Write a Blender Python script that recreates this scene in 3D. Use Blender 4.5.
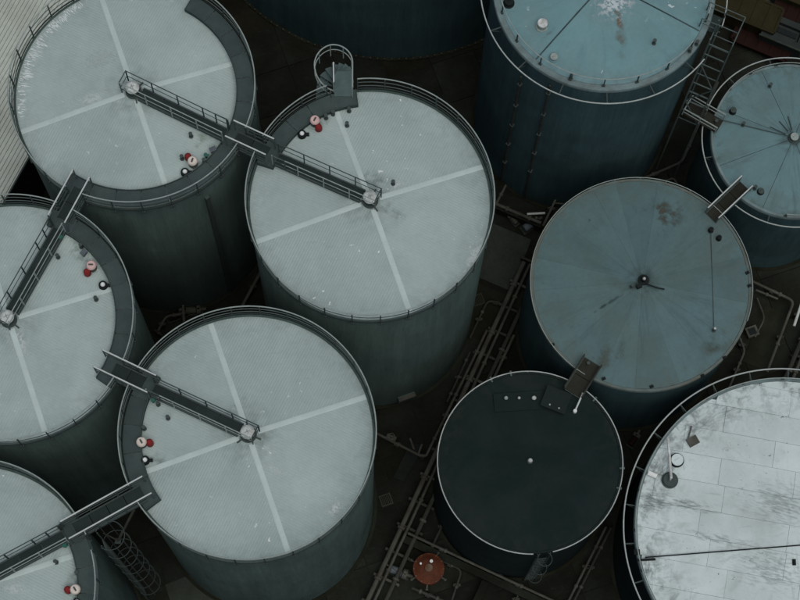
import bpy, math, random
from mathutils import Vector, Matrix
random.seed(7)
R_ = math.radians
for o in list(bpy.data.objects): bpy.data.objects.remove(o)
scene = bpy.context.scene
col = scene.collection

# ------------------------------------------------------------------ camera, sky, sun, exposure
CAM_Z = 82.4; FPX = 2000.0                     # camera height (m), focal length in pixels of an 800 px wide frame
down = Vector((-30.0, -555.0, -FPX)).normalized()   # straight down, in camera axes
Zc = -down
Xc = (Vector((1, 0, 0)) - Zc.x * Zc).normalized()
Yc = Zc.cross(Xc)
CAM = Matrix((Xc, Yc, Zc))                     # camera -> world
cd = bpy.data.cameras.new('camera'); cam = bpy.data.objects.new('camera', cd); col.objects.link(cam)
cd.sensor_width = 36.0; cd.lens = 36.0 * FPX / 800.0; cd.clip_end = 3000.0; cd.clip_start = 0.5
cam.matrix_world = Matrix.Translation((0, 0, CAM_Z)) @ CAM.to_4x4()
scene.camera = cam

SUN_EL, SUN_AZ = 74.0, -60.0                   # azimuth measured from +x, counter-clockwise
world = bpy.data.worlds.new('World'); scene.world = world; world.use_nodes = True
wn = world.node_tree; wn.nodes.clear()
sky = wn.nodes.new('ShaderNodeTexSky'); sky.sky_type = 'NISHITA'; sky.sun_disc = False
sky.sun_elevation = R_(SUN_EL); sky.sun_rotation = R_(90.0 - SUN_AZ)
sky.air_density = 1.0; sky.dust_density = 4.0; sky.ozone_density = 1.0
bg = wn.nodes.new('ShaderNodeBackground'); bg.inputs['Strength'].default_value = 0.06
wo = wn.nodes.new('ShaderNodeOutputWorld')
wn.links.new(sky.outputs[0], bg.inputs[0]); wn.links.new(bg.outputs[0], wo.inputs[0])
sl = bpy.data.lights.new('sun', 'SUN'); sl.energy = 1.5; sl.angle = R_(60.0); sl.color = (1.0, 0.97, 0.92)
sun = bpy.data.objects.new('sun', sl); col.objects.link(sun)
sdir = Vector((math.cos(R_(SUN_EL)) * math.cos(R_(SUN_AZ)), math.cos(R_(SUN_EL)) * math.sin(R_(SUN_AZ)), math.sin(R_(SUN_EL))))
sun.rotation_euler = sdir.to_track_quat('Z', 'Y').to_euler(); sun.location = (0, 0, 120)
vs = scene.view_settings
vs.view_transform = 'Standard'; vs.look = 'None'; vs.gamma = 1.0; vs.use_curve_mapping = False
vs.exposure = -0.08

def at(px, py, z):
    """where the line of sight through a point of the photograph meets height z: used to survey the site"""
    r = CAM @ Vector((px - 400.0, -(py - 300.0), -FPX))
    t = (z - CAM_Z) / r.z
    return Vector((r.x * t, r.y * t, z))

# ------------------------------------------------------------------ materials
def material(name, colr, rough=0.6, metal=0.0, var=0.15, scale=1.2, bump=0.0, bscale=30.0, tint=None, tint_amt=0.0,
             tint_scale=0.5, specks=None, streak=None, objvar=0.0, radial=None, hub=None, rim=None, runs=0.0, spec=0.10):
    """base colour broken up by world-space noise, optional second tint in patches, specks, streaks and per-object value shifts"""
    m = bpy.data.materials.new(name); m.use_nodes = True
    nt = m.node_tree; N = nt.nodes; L = nt.links
    b = N['Principled BSDF']; b.inputs['Roughness'].default_value = rough; b.inputs['Metallic'].default_value = metal
    b.inputs['Specular IOR Level'].default_value = spec
    geo = N.new('ShaderNodeNewGeometry')
    def noise(sc, det=6.0, dist=0.0, rgh=0.55, vec=None):
        n = N.new('ShaderNodeTexNoise'); n.inputs['Scale'].default_value = sc; n.inputs['Detail'].default_value = det
        n.inputs['Roughness'].default_value = rgh; n.inputs['Distortion'].default_value = dist
        L.new(vec or geo.outputs['Position'], n.inputs['Vector']); return n.outputs['Fac']
    def maprange(v, a, bb, c, d):
        n = N.new('ShaderNodeMapRange'); n.inputs[1].default_value = a; n.inputs[2].default_value = bb
        n.inputs[3].default_value = c; n.inputs[4].default_value = d; L.new(v, n.inputs[0]); return n.outputs[0]
    def math_(op, a, bb):
        n = N.new('ShaderNodeMath'); n.operation = op
        for i, x in enumerate((a, bb)):
            if isinstance(x, (int, float)): n.inputs[i].default_value = x
            else: L.new(x, n.inputs[i])
        return n.outputs[0]
    def mix(fac, a, bb):
        n = N.new('ShaderNodeMix'); n.data_type = 'RGBA'
        if isinstance(fac, (int, float)): n.inputs[0].default_value = fac
        else: L.new(fac, n.inputs[0])
        for i, x in ((6, a), (7, bb)):
            if isinstance(x, tuple): n.inputs[i].default_value = (*x[:3], 1)
            else: L.new(x, n.inputs[i])
        return n.outputs[2]
    def scalecol(c, f):
        n = N.new('ShaderNodeVectorMath'); n.operation = 'SCALE'
        if isinstance(c, tuple): n.inputs[0].default_value = c
        else: L.new(c, n.inputs[0])
        if isinstance(f, (int, float)): n.inputs['Scale'].default_value = f
        else: L.new(f, n.inputs['Scale'])
        return n.outputs[0]
    c = tuple(colr)
    if tint is not None:
        f = maprange(noise(tint_scale, 7.0, 0.4), 0.42, 0.68, 0.0, tint_amt)
        c = mix(f, c, tuple(tint))
    n1 = maprange(noise(scale, 8.0), 0.3, 0.7, 1.0 - var, 1.0 + var)
    n2 = maprange(noise(scale * 9.0, 4.0), 0.3, 0.7, 1.0 - var * 0.5, 1.0 + var * 0.5)
    v = math_('MULTIPLY', n1, n2)
    if objvar:
        oi = N.new('ShaderNodeObjectInfo')
        v = math_('MULTIPLY', v, maprange(oi.outputs['Random'], 0, 1, 1 - objvar, 1 + objvar))
    if runs:        # dirt runs down a wall
        mpw = N.new('ShaderNodeMapping'); mpw.inputs['Scale'].default_value = (1.0, 1.0, 0.06); L.new(geo.outputs['Position'], mpw.inputs['Vector'])
        v = math_('MULTIPLY', v, maprange(noise(2.2, 8.0, 0.0, 0.7, mpw.outputs[0]), 0.3, 0.7, 1.0 - runs, 1.0 + runs))
        v = math_('MULTIPLY', v, maprange(noise(14.0, 3.0, 0.0, 0.6, mpw.outputs[0]), 0.3, 0.7, 1.0 - runs * 0.5, 1.0 + runs * 0.5))
    c = scalecol(c, v)
    if radial or hub or rim:      # marks in tank coordinates: streaks down the slope, grime round the hub, grime along the rim
        tc = N.new('ShaderNodeTexCoord'); sx = N.new('ShaderNodeSeparateXYZ'); L.new(tc.outputs['Object'], sx.inputs[0])
        cx = N.new('ShaderNodeCombineXYZ'); L.new(sx.outputs[0], cx.inputs[0]); L.new(sx.outputs[1], cx.inputs[1])
        ln = N.new('ShaderNodeVectorMath'); ln.operation = 'LENGTH'; L.new(cx.outputs[0], ln.inputs[0]); rad = ln.outputs['Value']
        nz = N.new('ShaderNodeVectorMath'); nz.operation = 'NORMALIZE'; L.new(cx.outputs[0], nz.inputs[0])
        s2 = N.new('ShaderNodeSeparateXYZ'); L.new(nz.outputs[0], s2.inputs[0])
        cr = N.new('ShaderNodeCombineXYZ'); L.new(math_('MULTIPLY', s2.outputs[0], 4.0), cr.inputs[0]); L.new(math_('MULTIPLY', s2.outputs[1], 4.0), cr.inputs[1])
        oi2 = N.new('ShaderNodeNewGeometry')
        L.new(math_('MULTIPLY', rad, 0.35), cr.inputs[2])
        if radial:  # (colour, amount, threshold)
            f = maprange(noise(1.7, 9.0, 0.2, 0.68, cr.outputs[0]), radial[2], radial[2] + 0.16, 0.0, radial[1])
            f = math_('MULTIPLY', f, maprange(noise(0.8, 4.0), 0.35, 0.6, 0.2, 1.0)); c = mix(f, c, tuple(radial[0]))
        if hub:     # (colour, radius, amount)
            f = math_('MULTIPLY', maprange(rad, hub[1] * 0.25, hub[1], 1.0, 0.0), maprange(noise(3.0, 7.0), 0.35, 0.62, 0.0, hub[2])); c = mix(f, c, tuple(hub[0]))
        if rim:     # (colour, start radius, end radius, amount)
            f = math_('MULTIPLY', maprange(rad, rim[1], rim[2], 0.0, 1.0), maprange(noise(2.2, 9.0, 0.5, 0.7), 0.46, 0.62, 0.0, rim[3])); c = mix(f, c, tuple(rim[0]))
    if streak:      # worn marks stretched along one direction: (colour, amount, angle, threshold)
        mp = N.new('ShaderNodeMapping'); mp.inputs['Rotation'].default_value = (0, 0, -streak[2]); mp.inputs['Scale'].default_value = (0.8, 3.2, 1)
        L.new(geo.outputs['Position'], mp.inputs['Vector'])
        f = maprange(noise(1.6, 10.0, 0.6, 0.72, mp.outputs[0]), streak[3], streak[3] + 0.14, 0.0, streak[1])
        c = mix(f, c, tuple(streak[0]))
    if specks:      # droppings / chips: (colour, scale, size, amount)
        nv = N.new('ShaderNodeTexNoise'); nv.inputs['Scale'].default_value = 5.0; nv.inputs['Detail'].default_value = 3.0
        L.new(geo.outputs['Position'], nv.inputs['Vector'])
        vm = N.new('ShaderNodeVectorMath'); vm.operation = 'MULTIPLY_ADD'; vm.inputs[1].default_value = (0.45, 0.45, 0.45)
        L.new(nv.outputs['Color'], vm.inputs[0]); L.new(geo.outputs['Position'], vm.inputs[2])
        vo = N.new('ShaderNodeTexVoronoi'); vo.inputs['Scale'].default_value = specks[1]
        L.new(vm.outputs[0], vo.inputs['Vector'])
        sep = N.new('ShaderNodeSeparateColor'); L.new(vo.outputs['Color'], sep.inputs[0])
        size = maprange(sep.outputs[0], 0.55, 1.0, 0.0, specks[2])
        f = math_('LESS_THAN', vo.outputs['Distance'], size)
        f = math_('MULTIPLY', f, maprange(noise(0.5, 3.0), 0.50, 0.60, 0.0, specks[3]))
        c = mix(f, c, tuple(specks[0]))
    L.new(c, b.inputs['Base Color'])
    L.new(maprange(n1, 1 - var, 1 + var, max(0.05, rough - 0.08), min(1, rough + 0.08)), b.inputs['Roughness'])
    if bump:
        bn = N.new('ShaderNodeBump'); bn.inputs['Strength'].default_value = bump; bn.inputs['Distance'].default_value = 0.02
        L.new(noise(bscale, 5.0), bn.inputs['Height']); L.new(bn.outputs[0], b.inputs['Normal'])
    return m

GRID = R_(19.5)
M = {}
M['white_roof'] = material('white_roof', (0.362, 0.452, 0.437), 0.65, var=0.06, scale=0.7, tint=(0.290, 0.372, 0.362), tint_amt=0.75,
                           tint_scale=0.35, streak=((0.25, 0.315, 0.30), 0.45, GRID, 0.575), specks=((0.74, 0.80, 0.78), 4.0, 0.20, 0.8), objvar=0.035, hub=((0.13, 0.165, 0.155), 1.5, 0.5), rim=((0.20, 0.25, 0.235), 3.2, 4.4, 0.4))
M['seam'] = material('seam', (0.445, 0.545, 0.525), 0.6, var=0.06, scale=1.5)
M['seam_white'] = material('seam_white', (0.66, 0.74, 0.73), 0.6, var=0.1, scale=1.5)
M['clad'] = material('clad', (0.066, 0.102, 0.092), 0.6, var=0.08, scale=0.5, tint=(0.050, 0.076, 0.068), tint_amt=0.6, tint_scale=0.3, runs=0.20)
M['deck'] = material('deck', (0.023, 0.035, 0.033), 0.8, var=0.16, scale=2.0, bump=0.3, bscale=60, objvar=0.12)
M['step'] = material('step', (0.085, 0.125, 0.122), 0.7, var=0.15, scale=3.0, objvar=0.1)
M['galv'] = material('galv', (0.27, 0.325, 0.305), 0.5, var=0.15, scale=3.0)
M['cage'] = material('cage', (0.085, 0.115, 0.108), 0.5, var=0.15, scale=3.0)
M['cage_dim'] = material('cage_dim', (0.052, 0.072, 0.068), 0.55, var=0.15, scale=3.0)
M['vent_cap'] = material('vent_cap', (0.42, 0.46, 0.44), 0.55, var=0.2, scale=9.0)
M['galv_dark'] = material('galv_dark', (0.055, 0.075, 0.070), 0.6, var=0.15, scale=3.0)
M['rail_light'] = material('rail_light', (0.50, 0.55, 0.53), 0.5, var=0.10, scale=3.0)
M['blue_roof'] = material('blue_roof', (0.092, 0.158, 0.168), 0.6, var=0.09, scale=0.9, tint=(0.088, 0.120, 0.105), tint_amt=0.55,
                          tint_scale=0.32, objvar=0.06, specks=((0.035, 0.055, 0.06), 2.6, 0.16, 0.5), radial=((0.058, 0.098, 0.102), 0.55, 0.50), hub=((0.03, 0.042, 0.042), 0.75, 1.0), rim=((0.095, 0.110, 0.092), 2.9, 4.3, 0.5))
M['pale_blue_roof'] = material('pale_blue_roof', (0.142, 0.270, 0.290), 0.6, var=0.08, scale=0.8, tint=(0.172, 0.262, 0.268), tint_amt=0.7,
                               tint_scale=0.5, specks=((0.5, 0.6, 0.6), 3.2, 0.2, 0.9), objvar=0.02, radial=((0.11, 0.19, 0.205), 0.6, 0.52), rim=((0.11, 0.165, 0.17), 3.0, 4.1, 0.6))
M['blue_grey_roof'] = material('blue_grey_roof', (0.125, 0.222, 0.238), 0.6, var=0.08, scale=0.9, tint=(0.11, 0.165, 0.16), tint_amt=0.7,
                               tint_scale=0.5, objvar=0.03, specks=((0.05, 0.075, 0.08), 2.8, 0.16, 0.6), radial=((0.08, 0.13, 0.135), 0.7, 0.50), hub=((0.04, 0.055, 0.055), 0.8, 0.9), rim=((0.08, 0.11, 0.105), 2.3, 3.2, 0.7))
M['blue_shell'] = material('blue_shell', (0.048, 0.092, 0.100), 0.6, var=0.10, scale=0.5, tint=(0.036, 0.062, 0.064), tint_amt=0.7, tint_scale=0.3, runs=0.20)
M['rim_blue'] = material('rim_blue', (0.16, 0.23, 0.235), 0.55, var=0.15, scale=2.0, tint=(0.10, 0.11, 0.10), tint_amt=0.7, tint_scale=1.3)
M['rim_stained'] = material('rim_stained', (0.11, 0.145, 0.135), 0.6, var=0.15, scale=2.0, tint=(0.12, 0.115, 0.09), tint_amt=0.8, tint_scale=0.9)
M['dark_roof'] = material('dark_roof', (0.0065, 0.0165, 0.0150), 0.7, var=0.10, scale=0.8, tint=(0.013, 0.022, 0.0215), tint_amt=0.9, tint_scale=0.6, spec=0.08, radial=((0.014, 0.021, 0.020), 0.7, 0.52), rim=((0.018, 0.024, 0.022), 2.4, 3.5, 0.8))
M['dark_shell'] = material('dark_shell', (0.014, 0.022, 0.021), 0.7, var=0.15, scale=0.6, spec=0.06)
M['worn_white'] = material('worn_white', (0.565, 0.665, 0.665), 0.7, var=0.05, scale=1.1, tint=(0.44, 0.515, 0.505), tint_amt=0.8, tint_scale=0.45,
                           streak=((0.26, 0.30, 0.29), 0.6, R_(-13), 0.60), specks=((0.10, 0.12, 0.12), 6.0, 0.22, 0.8), objvar=0.045,
                           radial=((0.36, 0.42, 0.41), 0.7, 0.54), rim=((0.13, 0.155, 0.148), 3.9, 5.9, 0.8))
M['ring_deck'] = material('ring_deck', (0.050, 0.072, 0.069), 0.8, var=0.14, scale=2.0, bump=0.3, bscale=60, objvar=0.14)
M['rim_light'] = material('rim_light', (0.37, 0.42, 0.40), 0.5, var=0.15, scale=3.0)
M['seam_dark'] = material('seam_dark', (0.055, 0.085, 0.088), 0.8, var=0.3, scale=3.0)
M['black_steel'] = material('black_steel', (0.014, 0.018, 0.018), 0.6, var=0.2, scale=3.0, spec=0.06)
M['red_paint'] = material('red_paint', (0.19, 0.020, 0.020), 0.5, var=0.15, scale=5.0)
M['cream_cap'] = material('cream_cap', (0.60, 0.55, 0.49), 0.5, var=0.1, scale=6.0)
M['pink_cap'] = material('pink_cap', (0.58, 0.41, 0.39), 0.5, var=0.1, scale=6.0)
M['white_cap'] = material('white_cap', (0.70, 0.74, 0.72), 0.4, var=0.06, scale=6.0)
M['hub_metal'] = material('hub_metal', (0.56, 0.61, 0.59), 0.4, var=0.2, scale=7.0, tint=(0.25, 0.25, 0.23), tint_amt=0.6, tint_scale=4.0)
M['rust'] = material('rust', (0.12, 0.068, 0.036), 0.85, var=0.3, scale=3.0, tint=(0.14, 0.15, 0.15), tint_amt=0.6, tint_scale=3.0)
M['brown_deck'] = material('brown_deck', (0.026, 0.027, 0.021), 0.85, var=0.2, scale=3.0, objvar=0.15)
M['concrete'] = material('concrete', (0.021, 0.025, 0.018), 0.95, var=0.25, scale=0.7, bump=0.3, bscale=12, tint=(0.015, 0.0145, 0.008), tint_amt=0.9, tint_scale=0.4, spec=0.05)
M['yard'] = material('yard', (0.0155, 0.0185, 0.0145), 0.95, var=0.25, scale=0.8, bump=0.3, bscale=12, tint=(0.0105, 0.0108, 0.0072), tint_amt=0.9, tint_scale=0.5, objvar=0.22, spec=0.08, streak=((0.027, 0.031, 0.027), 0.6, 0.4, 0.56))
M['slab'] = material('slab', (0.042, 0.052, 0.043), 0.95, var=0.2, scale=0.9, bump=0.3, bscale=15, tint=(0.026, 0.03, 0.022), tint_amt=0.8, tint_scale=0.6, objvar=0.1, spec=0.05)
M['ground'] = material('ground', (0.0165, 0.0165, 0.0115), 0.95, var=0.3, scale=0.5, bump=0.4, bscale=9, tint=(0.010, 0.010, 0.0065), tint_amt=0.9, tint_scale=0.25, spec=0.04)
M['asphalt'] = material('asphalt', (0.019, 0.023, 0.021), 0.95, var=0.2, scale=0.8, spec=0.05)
M['pipe_grey'] = material('pipe_grey', (0.078, 0.082, 0.070), 0.65, var=0.25, scale=2.0, tint=(0.05, 0.044, 0.034), tint_amt=0.7, tint_scale=1.5)
M['pipe_dark'] = material('pipe_dark', (0.042, 0.044, 0.037), 0.7, var=0.25, scale=2.0)
M['orange'] = material('orange', (0.105, 0.033, 0.017), 0.65, var=0.25, scale=2.5, tint=(0.06, 0.024, 0.014), tint_amt=0.8, tint_scale=2.0)
M['pump_blue'] = material('pump_blue', (0.09, 0.11, 0.125), 0.5, var=0.2, scale=4.0)
M['shed_roof'] = material('shed_roof', (0.52, 0.575, 0.52), 0.75, var=0.12, scale=0.6, tint=(0.42, 0.455, 0.40), tint_amt=0.7, tint_scale=0.4, objvar=0.05)
M['shed_wall'] = material('shed_wall', (0.03, 0.032, 0.027), 0.8, var=0.15)
M['olive'] = material('olive', (0.024, 0.021, 0.009), 0.8, var=0.2, scale=1.5)
M['maroon'] = material('maroon', (0.017, 0.0075, 0.006), 0.8, var=0.25, scale=1.5)
M['skip_grey'] = material('skip_grey', (0.026, 0.034, 0.032), 0.7, var=0.2, scale=2.0)
M['green_paint'] = material('green_paint', (0.03, 0.12, 0.09), 0.5, var=0.1)

# ------------------------------------------------------------------ mesh helpers
class MB:
    def __init__(s): s.v = []; s.f = []
    def add(s, vs_, fs):
        n = len(s.v); s.v += [tuple(p) for p in vs_]; s.f += [tuple(i + n for i in f) for f in fs]
    def box(s, c, d, rz=0.0, taper=1.0):
        hx, hy, hz = d[0] / 2, d[1] / 2, d[2] / 2; ca, sa = math.cos(rz), math.sin(rz); vs_ = []
        for z, k in ((-hz, 1.0), (hz, taper)):
            for x, y in ((-hx, -hy), (hx, -hy), (hx, hy), (-hx, hy)):
                x *= k; y *= k
                vs_.append((c[0] + x * ca - y * sa, c[1] + x * sa + y * ca, c[2] + z))
        s.add(vs_, [(3, 2, 1, 0), (4, 5, 6, 7), (0, 1, 5, 4), (1, 2, 6, 5), (2, 3, 7, 6), (3, 0, 4, 7)])
    def beam(s, a, b, w, h, up=Vector((0, 0, 1))):
        a, b = Vector(a), Vector(b); d = (b - a).normalized(); sd = d.cross(up)
        if sd.length < 1e-4: sd = Vector((1, 0, 0))
        sd.normalize(); u = sd.cross(d).normalized(); vs_ = []
        for p in (a, b):
            for x, y in ((-1, -1), (1, -1), (1, 1), (-1, 1)): vs_.append(p + sd * (x * w / 2) + u * (y * h / 2))
        s.add(vs_, [(3, 2, 1, 0), (4, 5, 6, 7), (0, 1, 5, 4), (1, 2, 6, 5), (2, 3, 7, 6), (3, 0, 4, 7)])
    def tube(s, pts, r, n=6, closed=False, cap=True):
        pts = [Vector(p) for p in pts]; k = len(pts); rings = []
        for i, p in enumerate(pts):
            if closed: t = pts[(i + 1) % k] - pts[i - 1]
            else: t = pts[min(i + 1, k - 1)] - pts[max(i - 1, 0)]
            t.normalize()
            ref = Vector((0, 0, 1)) if abs(t.z) < 0.95 else Vector((1, 0, 0))
            a = t.cross(ref).normalized(); b = t.cross(a).normalized()
            rings.append([p + a * (r * math.cos(2 * math.pi * j / n)) + b * (r * math.sin(2 * math.pi * j / n)) for j in range(n)])
        vs_ = [q for ring in rings for q in ring]; fs = []
        for i in range(k if closed else k - 1):
            for j in range(n):
                i2 = (i + 1) % k
                fs.append((i * n + j, i * n + (j + 1) % n, i2 * n + (j + 1) % n, i2 * n + j))
        if not closed and cap:
            fs.append(tuple(range(n - 1, -1, -1))); fs.append(tuple((k - 1) * n + j for j in range(n)))
        s.add(vs_, fs)
    def lathe(s, prof, n=32, c=(0, 0, 0), a0=0.0, a1=None):
        full = a1 is None; a1 = a0 + 2 * math.pi if full else a1; m = len(prof); vs_ = []; fs = []
        cnt = n if full else n + 1
        for i in range(cnt):
            a = a0 + (a1 - a0) * i / n; ca, sa = math.cos(a), math.sin(a)
            for r, z in prof: vs_.append((c[0] + r * ca, c[1] + r * sa, c[2] + z))
        for i in range(n):
            i2 = (i + 1) % cnt
            for j in range(m - 1): fs.append((i * m + j, i2 * m + j, i2 * m + j + 1, i * m + j + 1))
        s.add(vs_, fs)
    def mesh(s, name, smooth=False):
        me = bpy.data.meshes.new(name); me.from_pydata(s.v, [], s.f); me.update()
        if smooth:
            me.polygons.foreach_set('use_smooth', [True] * len(me.polygons))
            me.set_sharp_from_angle(angle=R_(35))
        return me

def obj(name, mb, mat, parent=None, loc=(0, 0, 0), rz=0.0, smooth=False):
    me = mb.mesh(name, smooth) if isinstance(mb, MB) else mb
    if not me.materials: me.materials.append(M[mat] if isinstance(mat, str) else mat)
    o = bpy.data.objects.new(name, me); col.objects.link(o)
    o.parent = parent; o.location = loc; o.rotation_euler = (0, 0, rz)
    return o
def tag(o, label, cat, group=None):
    o['label'] = label; o['category'] = cat
    if group: o['group'] = group
    return o
def thing(name, loc, label, cat, group=None, rz=0.0):
    o = bpy.data.objects.new(name, None); col.objects.link(o); o.location = loc; o.rotation_euler = (0, 0, rz)
    o.empty_display_size = 0.3
    return tag(o, label, cat, group)
def structure(name, mb, mat):
    o = obj(name, mb, mat); o['kind'] = 'structure'; return o
def pol(r, a, z): return Vector((r * math.cos(a), r * math.sin(a), z))
def arc(r, a0, a1, z, step=R_(3)):
    n = max(2, int(abs(a1 - a0) / step) + 1); return [pol(r, a0 + (a1 - a0) * i / n, z) for i in range(n + 1)]
CACHE = {}
def shared(key, fn):
    if key not in CACHE: CACHE[key] = fn()
    return CACHE[key]
def cyl(r, h, n=12, r2=None, bevel=0.0):
    mb = MB(); r2 = r if r2 is None else r2
    if bevel: mb.lathe([(0, 0), (r, 0), (r2, h - bevel), (r2 - bevel, h), (0, h)], n)
    else: mb.lathe([(0, 0), (r, 0), (r2, h), (0, h)], n)
    return mb

# ------------------------------------------------------------------ ground
g = MB(); S = 900.0
g.add([(-S, -S, 0), (S, -S, 0), (S, S, 0), (-S, S, 0)], [(0, 1, 2, 3)])
structure('ground', g, 'ground')
def sheet(name, pts, z, mat):
    mb = MB(); n = len(pts); t = 0.05
    vs_ = [(p.x, p.y, z) for p in pts] + [(p.x, p.y, z - t) for p in pts]
    fs = [tuple(range(n))] + [(i, n + i, n + (i + 1) % n, (i + 1) % n) for i in range(n)]
    mb.add(vs_, fs); return structure(name, mb, mat)

# ------------------------------------------------------------------ railings
def guard_rail(parent, r, a0, a1, zb, zt, mat='galv', step=R_(12.86), rails=(0.0, 0.36, 0.70), toe=True, rr=0.024, zpost=None):
    """arc of tubular guard rail: top rail with mid rails, posts and toe board as sub-parts"""
    full = abs(a1 - a0) > 2 * math.pi - 0.01
    mb = MB(); mb.tube(arc(r, a0, a1, zt)[: -1 if full else None], rr, 6, closed=full)
    top = obj('guard_rail', mb, mat, parent, smooth=True)
    for k in rails[1:]:
        m2 = MB(); m2.tube(arc(r, a0, a1, zt - k)[: -1 if full else None], rr * 0.72, 5, closed=full); obj('mid_rail', m2, 'cage', top, smooth=True)
    if toe:
        m3 = MB(); m3.lathe([(r - 0.006, zb), (r + 0.006, zb), (r + 0.006, zb + 0.12), (r - 0.006, zb + 0.12), (r - 0.006, zb)], max(3, int((a1 - a0) / R_(4))), a0=a0, a1=a1)
        obj('toe_board', m3, 'galv_dark', top)
    n = max(1, round((a1 - a0) / step)); zp = zb - 0.25 if zpost is None else zpost
    pm = shared(('post', round(zt - zp, 3), mat, rr), lambda: (lambda b: (b.box((0, 0, (zt - zp) / 2), (0.05, 0.035, zt - zp)), b.box((0, 0, 0.06), (0.07, 0.12, 0.12)), b)[-1])(MB()).mesh('post'))
    for i in range(n if full else n + 1):
        a = a0 + (a1 - a0) * i / n
        obj('post', pm, 'galv_dark', top, pol(r + 0.004, a, zp), a)
    return top

def straight_rail(parent, a, b, h=1.0, mat='galv', posts=0.95, rr=0.022, name='handrail', mids=(0.5,), ends=True):
    a, b = Vector(a), Vector(b); up = Vector((0, 0, h))
    mb = MB(); mb.tube([a + up, b + up], rr, 6); top = obj(name, mb, mat, parent, smooth=True)
    for k in mids:
        m2 = MB(); m2.tube([a + up * k, b + up * k], rr * 0.7, 5); obj('mid_rail', m2, mat if mat != 'rail_light' else 'galv_dark', top, smooth=True)
    n = max(1, round((b - a).length / posts))
    pm = shared(('spost', h, mat), lambda: (lambda q: (q.box((0, 0, h / 2), (0.042, 0.042, h)), q)[-1])(MB()).mesh('post'))
    for i in range(n + 1):
        obj('post', pm, mat if mat != 'rail_light' else 'cage', top, a + (b - a) * (i / n))
    return top

def deck_run(parent, a, b, w, thick=0.06, plate=0.95, mat='deck', name='deck_panel', gap=0.012):
    """deck plates laid end to end from a to b"""
    a, b = Vector(a), Vector(b); L = (b - a).length; n = max(1, round(L / plate)); d = (b - a) / n; u = d.normalized()
    for i in range(n):
        mb = MB(); mb.beam(a + d * i + u * gap, a + d * (i + 1) - u * gap, w, thick); obj(name, mb, mat, parent)

# ------------------------------------------------------------------ tall white-roofed tanks
TR, TH, RISE = 4.36, 13.9, 0.42
def cone(r, R=TR, rise=RISE): return rise * (1.0 - min(1.0, r / R))
def quadrant_mesh():
    """ribbed sheet quadrant, ribs along its bisector (+x)"""
    mb = MB(); pitch = 0.096; Rr = TR - 0.03; ns = 7; rows = []
    prof = [(0.0, 0.0), (0.046, 0.0), (0.058, 0.008), (0.084, 0.008)]
    v = -Rr * math.sin(R_(45)) + 0.02
    while v < Rr * math.sin(R_(45)):
        for dv, h in prof:
            y = v + dv
            if abs(y) < Rr * math.sin(R_(45)): rows.append((y, h))
        v += pitch
    vs_ = []
    for y, h in rows:
        u0 = max(abs(y) + 0.0, 0.05); u1 = math.sqrt(Rr * Rr - y * y)
        for k in range(ns + 1):
            u = u0 + (u1 - u0) * k / ns; vs_.append((u, y, cone(math.hypot(u, y)) + 0.03 + h))
    fs = []
    for i in range(len(rows) - 1):
        for k in range(ns): a = i * (ns + 1) + k; fs.append((a, a + 1, a + ns + 2, a + ns + 1))
    mb.add(vs_, fs); return mb.mesh('roof_panel')
def strip_mesh():
    mb = MB(); pts = [0.35 + (TR - 0.4) * k / 6 for k in range(7)]; vs_ = []; w = 0.10
    for u in pts:
        z = cone(u) + 0.062
        vs_ += [(u, -w, z - 0.06), (u, -w, z - 0.012), (u, -w * 0.55, z), (u, w * 0.55, z), (u, w, z - 0.012), (u, w, z - 0.06)]
    fs = [(i * 6 + j, (i + 1) * 6 + j, (i + 1) * 6 + j + 1, i * 6 + j + 1) for i in range(6) for j in range(5)]
    fs += [(0, 1, 2, 3, 4, 5), (41, 40, 39, 38, 37, 36)]
    mb.add(vs_, fs); return mb.mesh('seam_strip')
def shell_mesh(R, H, base=0.12):
    mb = MB(); prof = [(0, H - 0.02), (R - 0.02, H - 0.02), (R, H - 0.05)]
    prof = [(0, H - 0.02), (R - 0.02, H - 0.02), (R, H - 0.05)]
    zz = [H - 0.05 - 1.85 * i for i in range(int((H - 0.3) / 1.85) + 1)]
    prof += [(R, 0.0)]
    mb.lathe(prof[::-1], 96); me = mb.mesh('shell', True); return me
QUAD = quadrant_mesh(); STRIP = strip_mesh()
SHELL = shell_mesh(TR, TH)

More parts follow.
